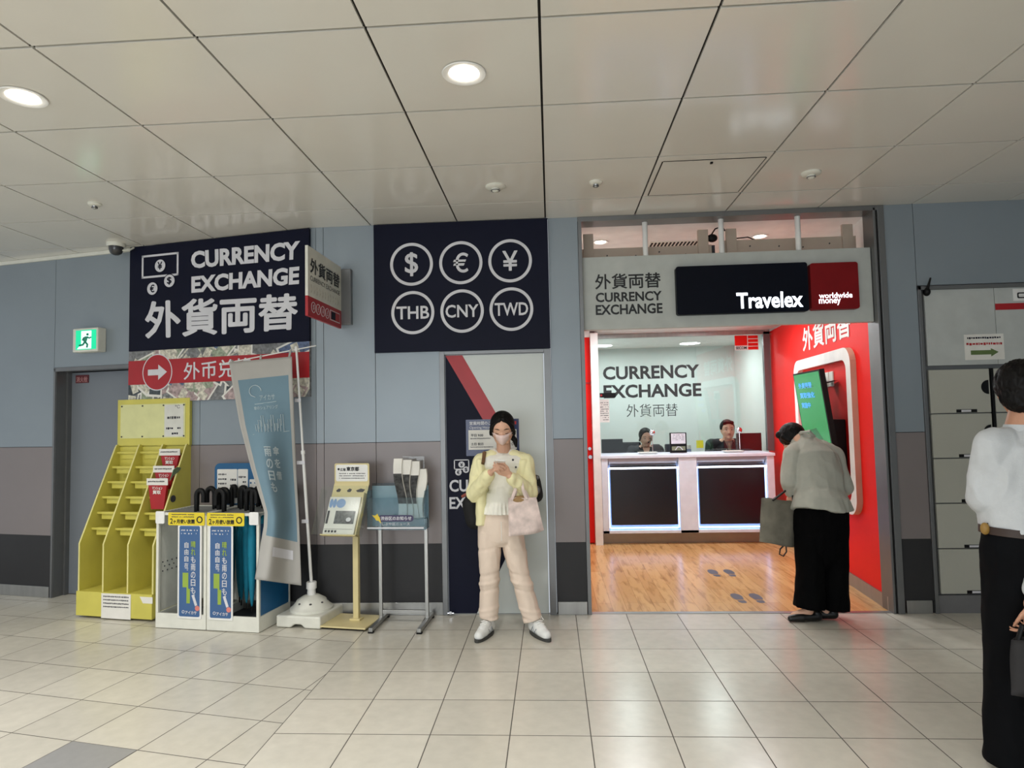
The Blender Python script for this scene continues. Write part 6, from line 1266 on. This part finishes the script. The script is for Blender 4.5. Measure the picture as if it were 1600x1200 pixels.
# ---------------- two clerks behind the glass
def clerk(hx, hy, cy, hs, label, man):
    t = thing('person', (onY(hx, hy, cy).x, cy, .45), label, 'person'); hc = onY(hx, hy, cy); X = V((1, 0, 0)); k = 1.12 if man else 1.0
    HR = basis(V((-.05 if man else .12, -1, .0 if man else -.16)), V((0, 0, 1))); nk = hc+V((0, .05, -.135*k)); s_ = M['skin']
    sA = nk+V((-.185*k, .02, -.045)); sB = nk+V((.185*k, .02, -.045)); eA = sA+V((-.06, -.05, -.25)); eB = sB+V((.06, -.05, -.25)); wA = V((eA.x+.08, cy-.24, .83)); wB = V((eB.x-.1, cy-.22, .83))
    pel = V((hc.x, cy+.06, .58)); b = MB(); head_volume(b, hc, HR, hs, s_); b.caps(hc-V((0, -.02, .06)), .05*k, nk, .055*k, s_); chain(b, [pel, nk-V((0, 0, .2)), nk], [.13, .13, .055], s_)
    chain(b, [nk, sA, eA, wA], [.05, .05, .04, .027], s_); chain(b, [nk, sB, eB, wB], [.05, .05, .04, .027], s_)
    for sx in (-1, 1): chain(b, [pel+X*.09*sx, V((hc.x+.1*sx, cy-.3, .56)), V((hc.x+.1*sx, cy-.3, .05))], [.09, .065, .04], s_)
    hand_volume(b, wA, frame3((.5, -.85, -.1), (0, 0, 1)), .165, s_, side=1); hand_volume(b, wB, frame3((-.5, -.85, -.1), (0, 0, 1)), .165, s_)
    fuse(b, 'body', t, .006, 3); face_parts(t, hc, HR, hs)
    P = lambda x, y, z: hc+HR @ V((x*hs, y*hs, z*hs)); b = MB()
    b.ell(P(0, -.1, .15), (.38*hs, .40*hs, .42*hs), M['hair'], HR, 28, 18)
    if man: b.caps(P(.18, .2, .38), .11*hs, P(-.18, .2, .38), .11*hs, M['hair'])
    else:
        for sx in (-1, 1): b.caps(P(.05*sx, .22, .42), .07*hs, P(.32*sx, .12, .12), .07*hs, M['hair']); b.caps(P(.32*sx, .12, .12), .06*hs, P(.34*sx, -.02, -.15), .06*hs, M['hair'])
    fuse(b, 'hair', t, .006, 2); jm = mat('uniform_navy', (24, 24, 30), .8, 0, .1, 20); b = MB()
    b.tube([nk+V((0, .02, -.5)), nk+V((0, .02, -.3)), nk+V((0, .02, -.1)), nk+V((0, .02, -.035)), nk+V((0, .02, .015))], [(.18*k, .12), (.185*k, .125), (.2*k, .11), (.14*k, .085), (.075, .065)], jm, 28, ref=(1, 0, 0))
    chain(b, [nk+V((-.06, .02, -.03)), sA, eA, wA.lerp(eA, .15)], [.062, .072*k, .058*k, .045], jm); chain(b, [nk+V((.06, .02, -.03)), sB, eB, wB.lerp(eB, .15)], [.062, .072*k, .058*k, .045], jm); fuse(b, 'jacket', t, .007, 3, folds=.005, fscale=10, seed=hx)
    m = MB(); yy = -.115; sh_ = mat('shirt_grey', (112, 106, 98), .7) if man else s_
    m.poly([nk+V((-.055, -.07, -.0)), nk+V((.055, -.07, .0)), nk+V((.03, -.112, -.1)), nk+V((0, -.12, -.19)), nk+V((-.03, -.112, -.1))], sh_); o = m.build('shirt_front' if man else 'neckline', t); q_ = o.modifiers.new('s', 'SOLIDIFY'); q_.thickness = .006
    m = MB(); m.tube([nk+V((-.06, -.06, .01)), nk+V((-.035, -.105, -.08)), nk+V((0, -.125, -.2))], [(.014, .006)]*3, jm, 8); m.tube([nk+V((.06, -.06, .01)), nk+V((.035, -.105, -.08)), nk+V((0, -.125, -.2))], [(.014, .006)]*3, jm, 8); m.build('lapel', t)
    if man: m = MB(); m.tube([nk+V((0, -.1, -.03)), nk+V((.0, -.125, -.07)), nk+V((.004, -.13, -.18))], [.012, .012, .016], mat('tie_tan', (130, 118, 96), .6), 8); m.build('necktie', t)
    b = MB(); b.tube([pel+V((0, 0, .12)), pel], [(.18, .13), (.19, .14)], jm, 24, ref=(1, 0, 0))
    for sx in (-1, 1): chain(b, [pel+X*.09*sx, V((hc.x+.1*sx, cy-.3, .56)), V((hc.x+.1*sx, cy-.3, .08))], [.1, .08, .06], jm)
    fuse(b, 'trousers' if man else 'skirt', t, .01, 3)
clerk(1009, 684, 9.02, .245, 'woman clerk in dark jacket with hair tied back seated behind the counter glass', False)
clerk(1137, 672, 8.98, .262, 'man clerk with short black hair and dark jacket seated behind the counter glass', True)
t = thing('headset_microphone', onY(1014, 690, 8.9), 'thin black headset microphone beside the mouth of the woman clerk', 'microphone')
m = MB(); m.tube([onY(1016, 681, 8.98), onY(1017, 688, 8.92), onY(1013.5, 691, 8.88)], .005, M['blk'], 6); m.ell(onY(1013.5, 691, 8.88), (.012, .012, .012), M['blk'], n=10, k=6); m.build('boom', t)
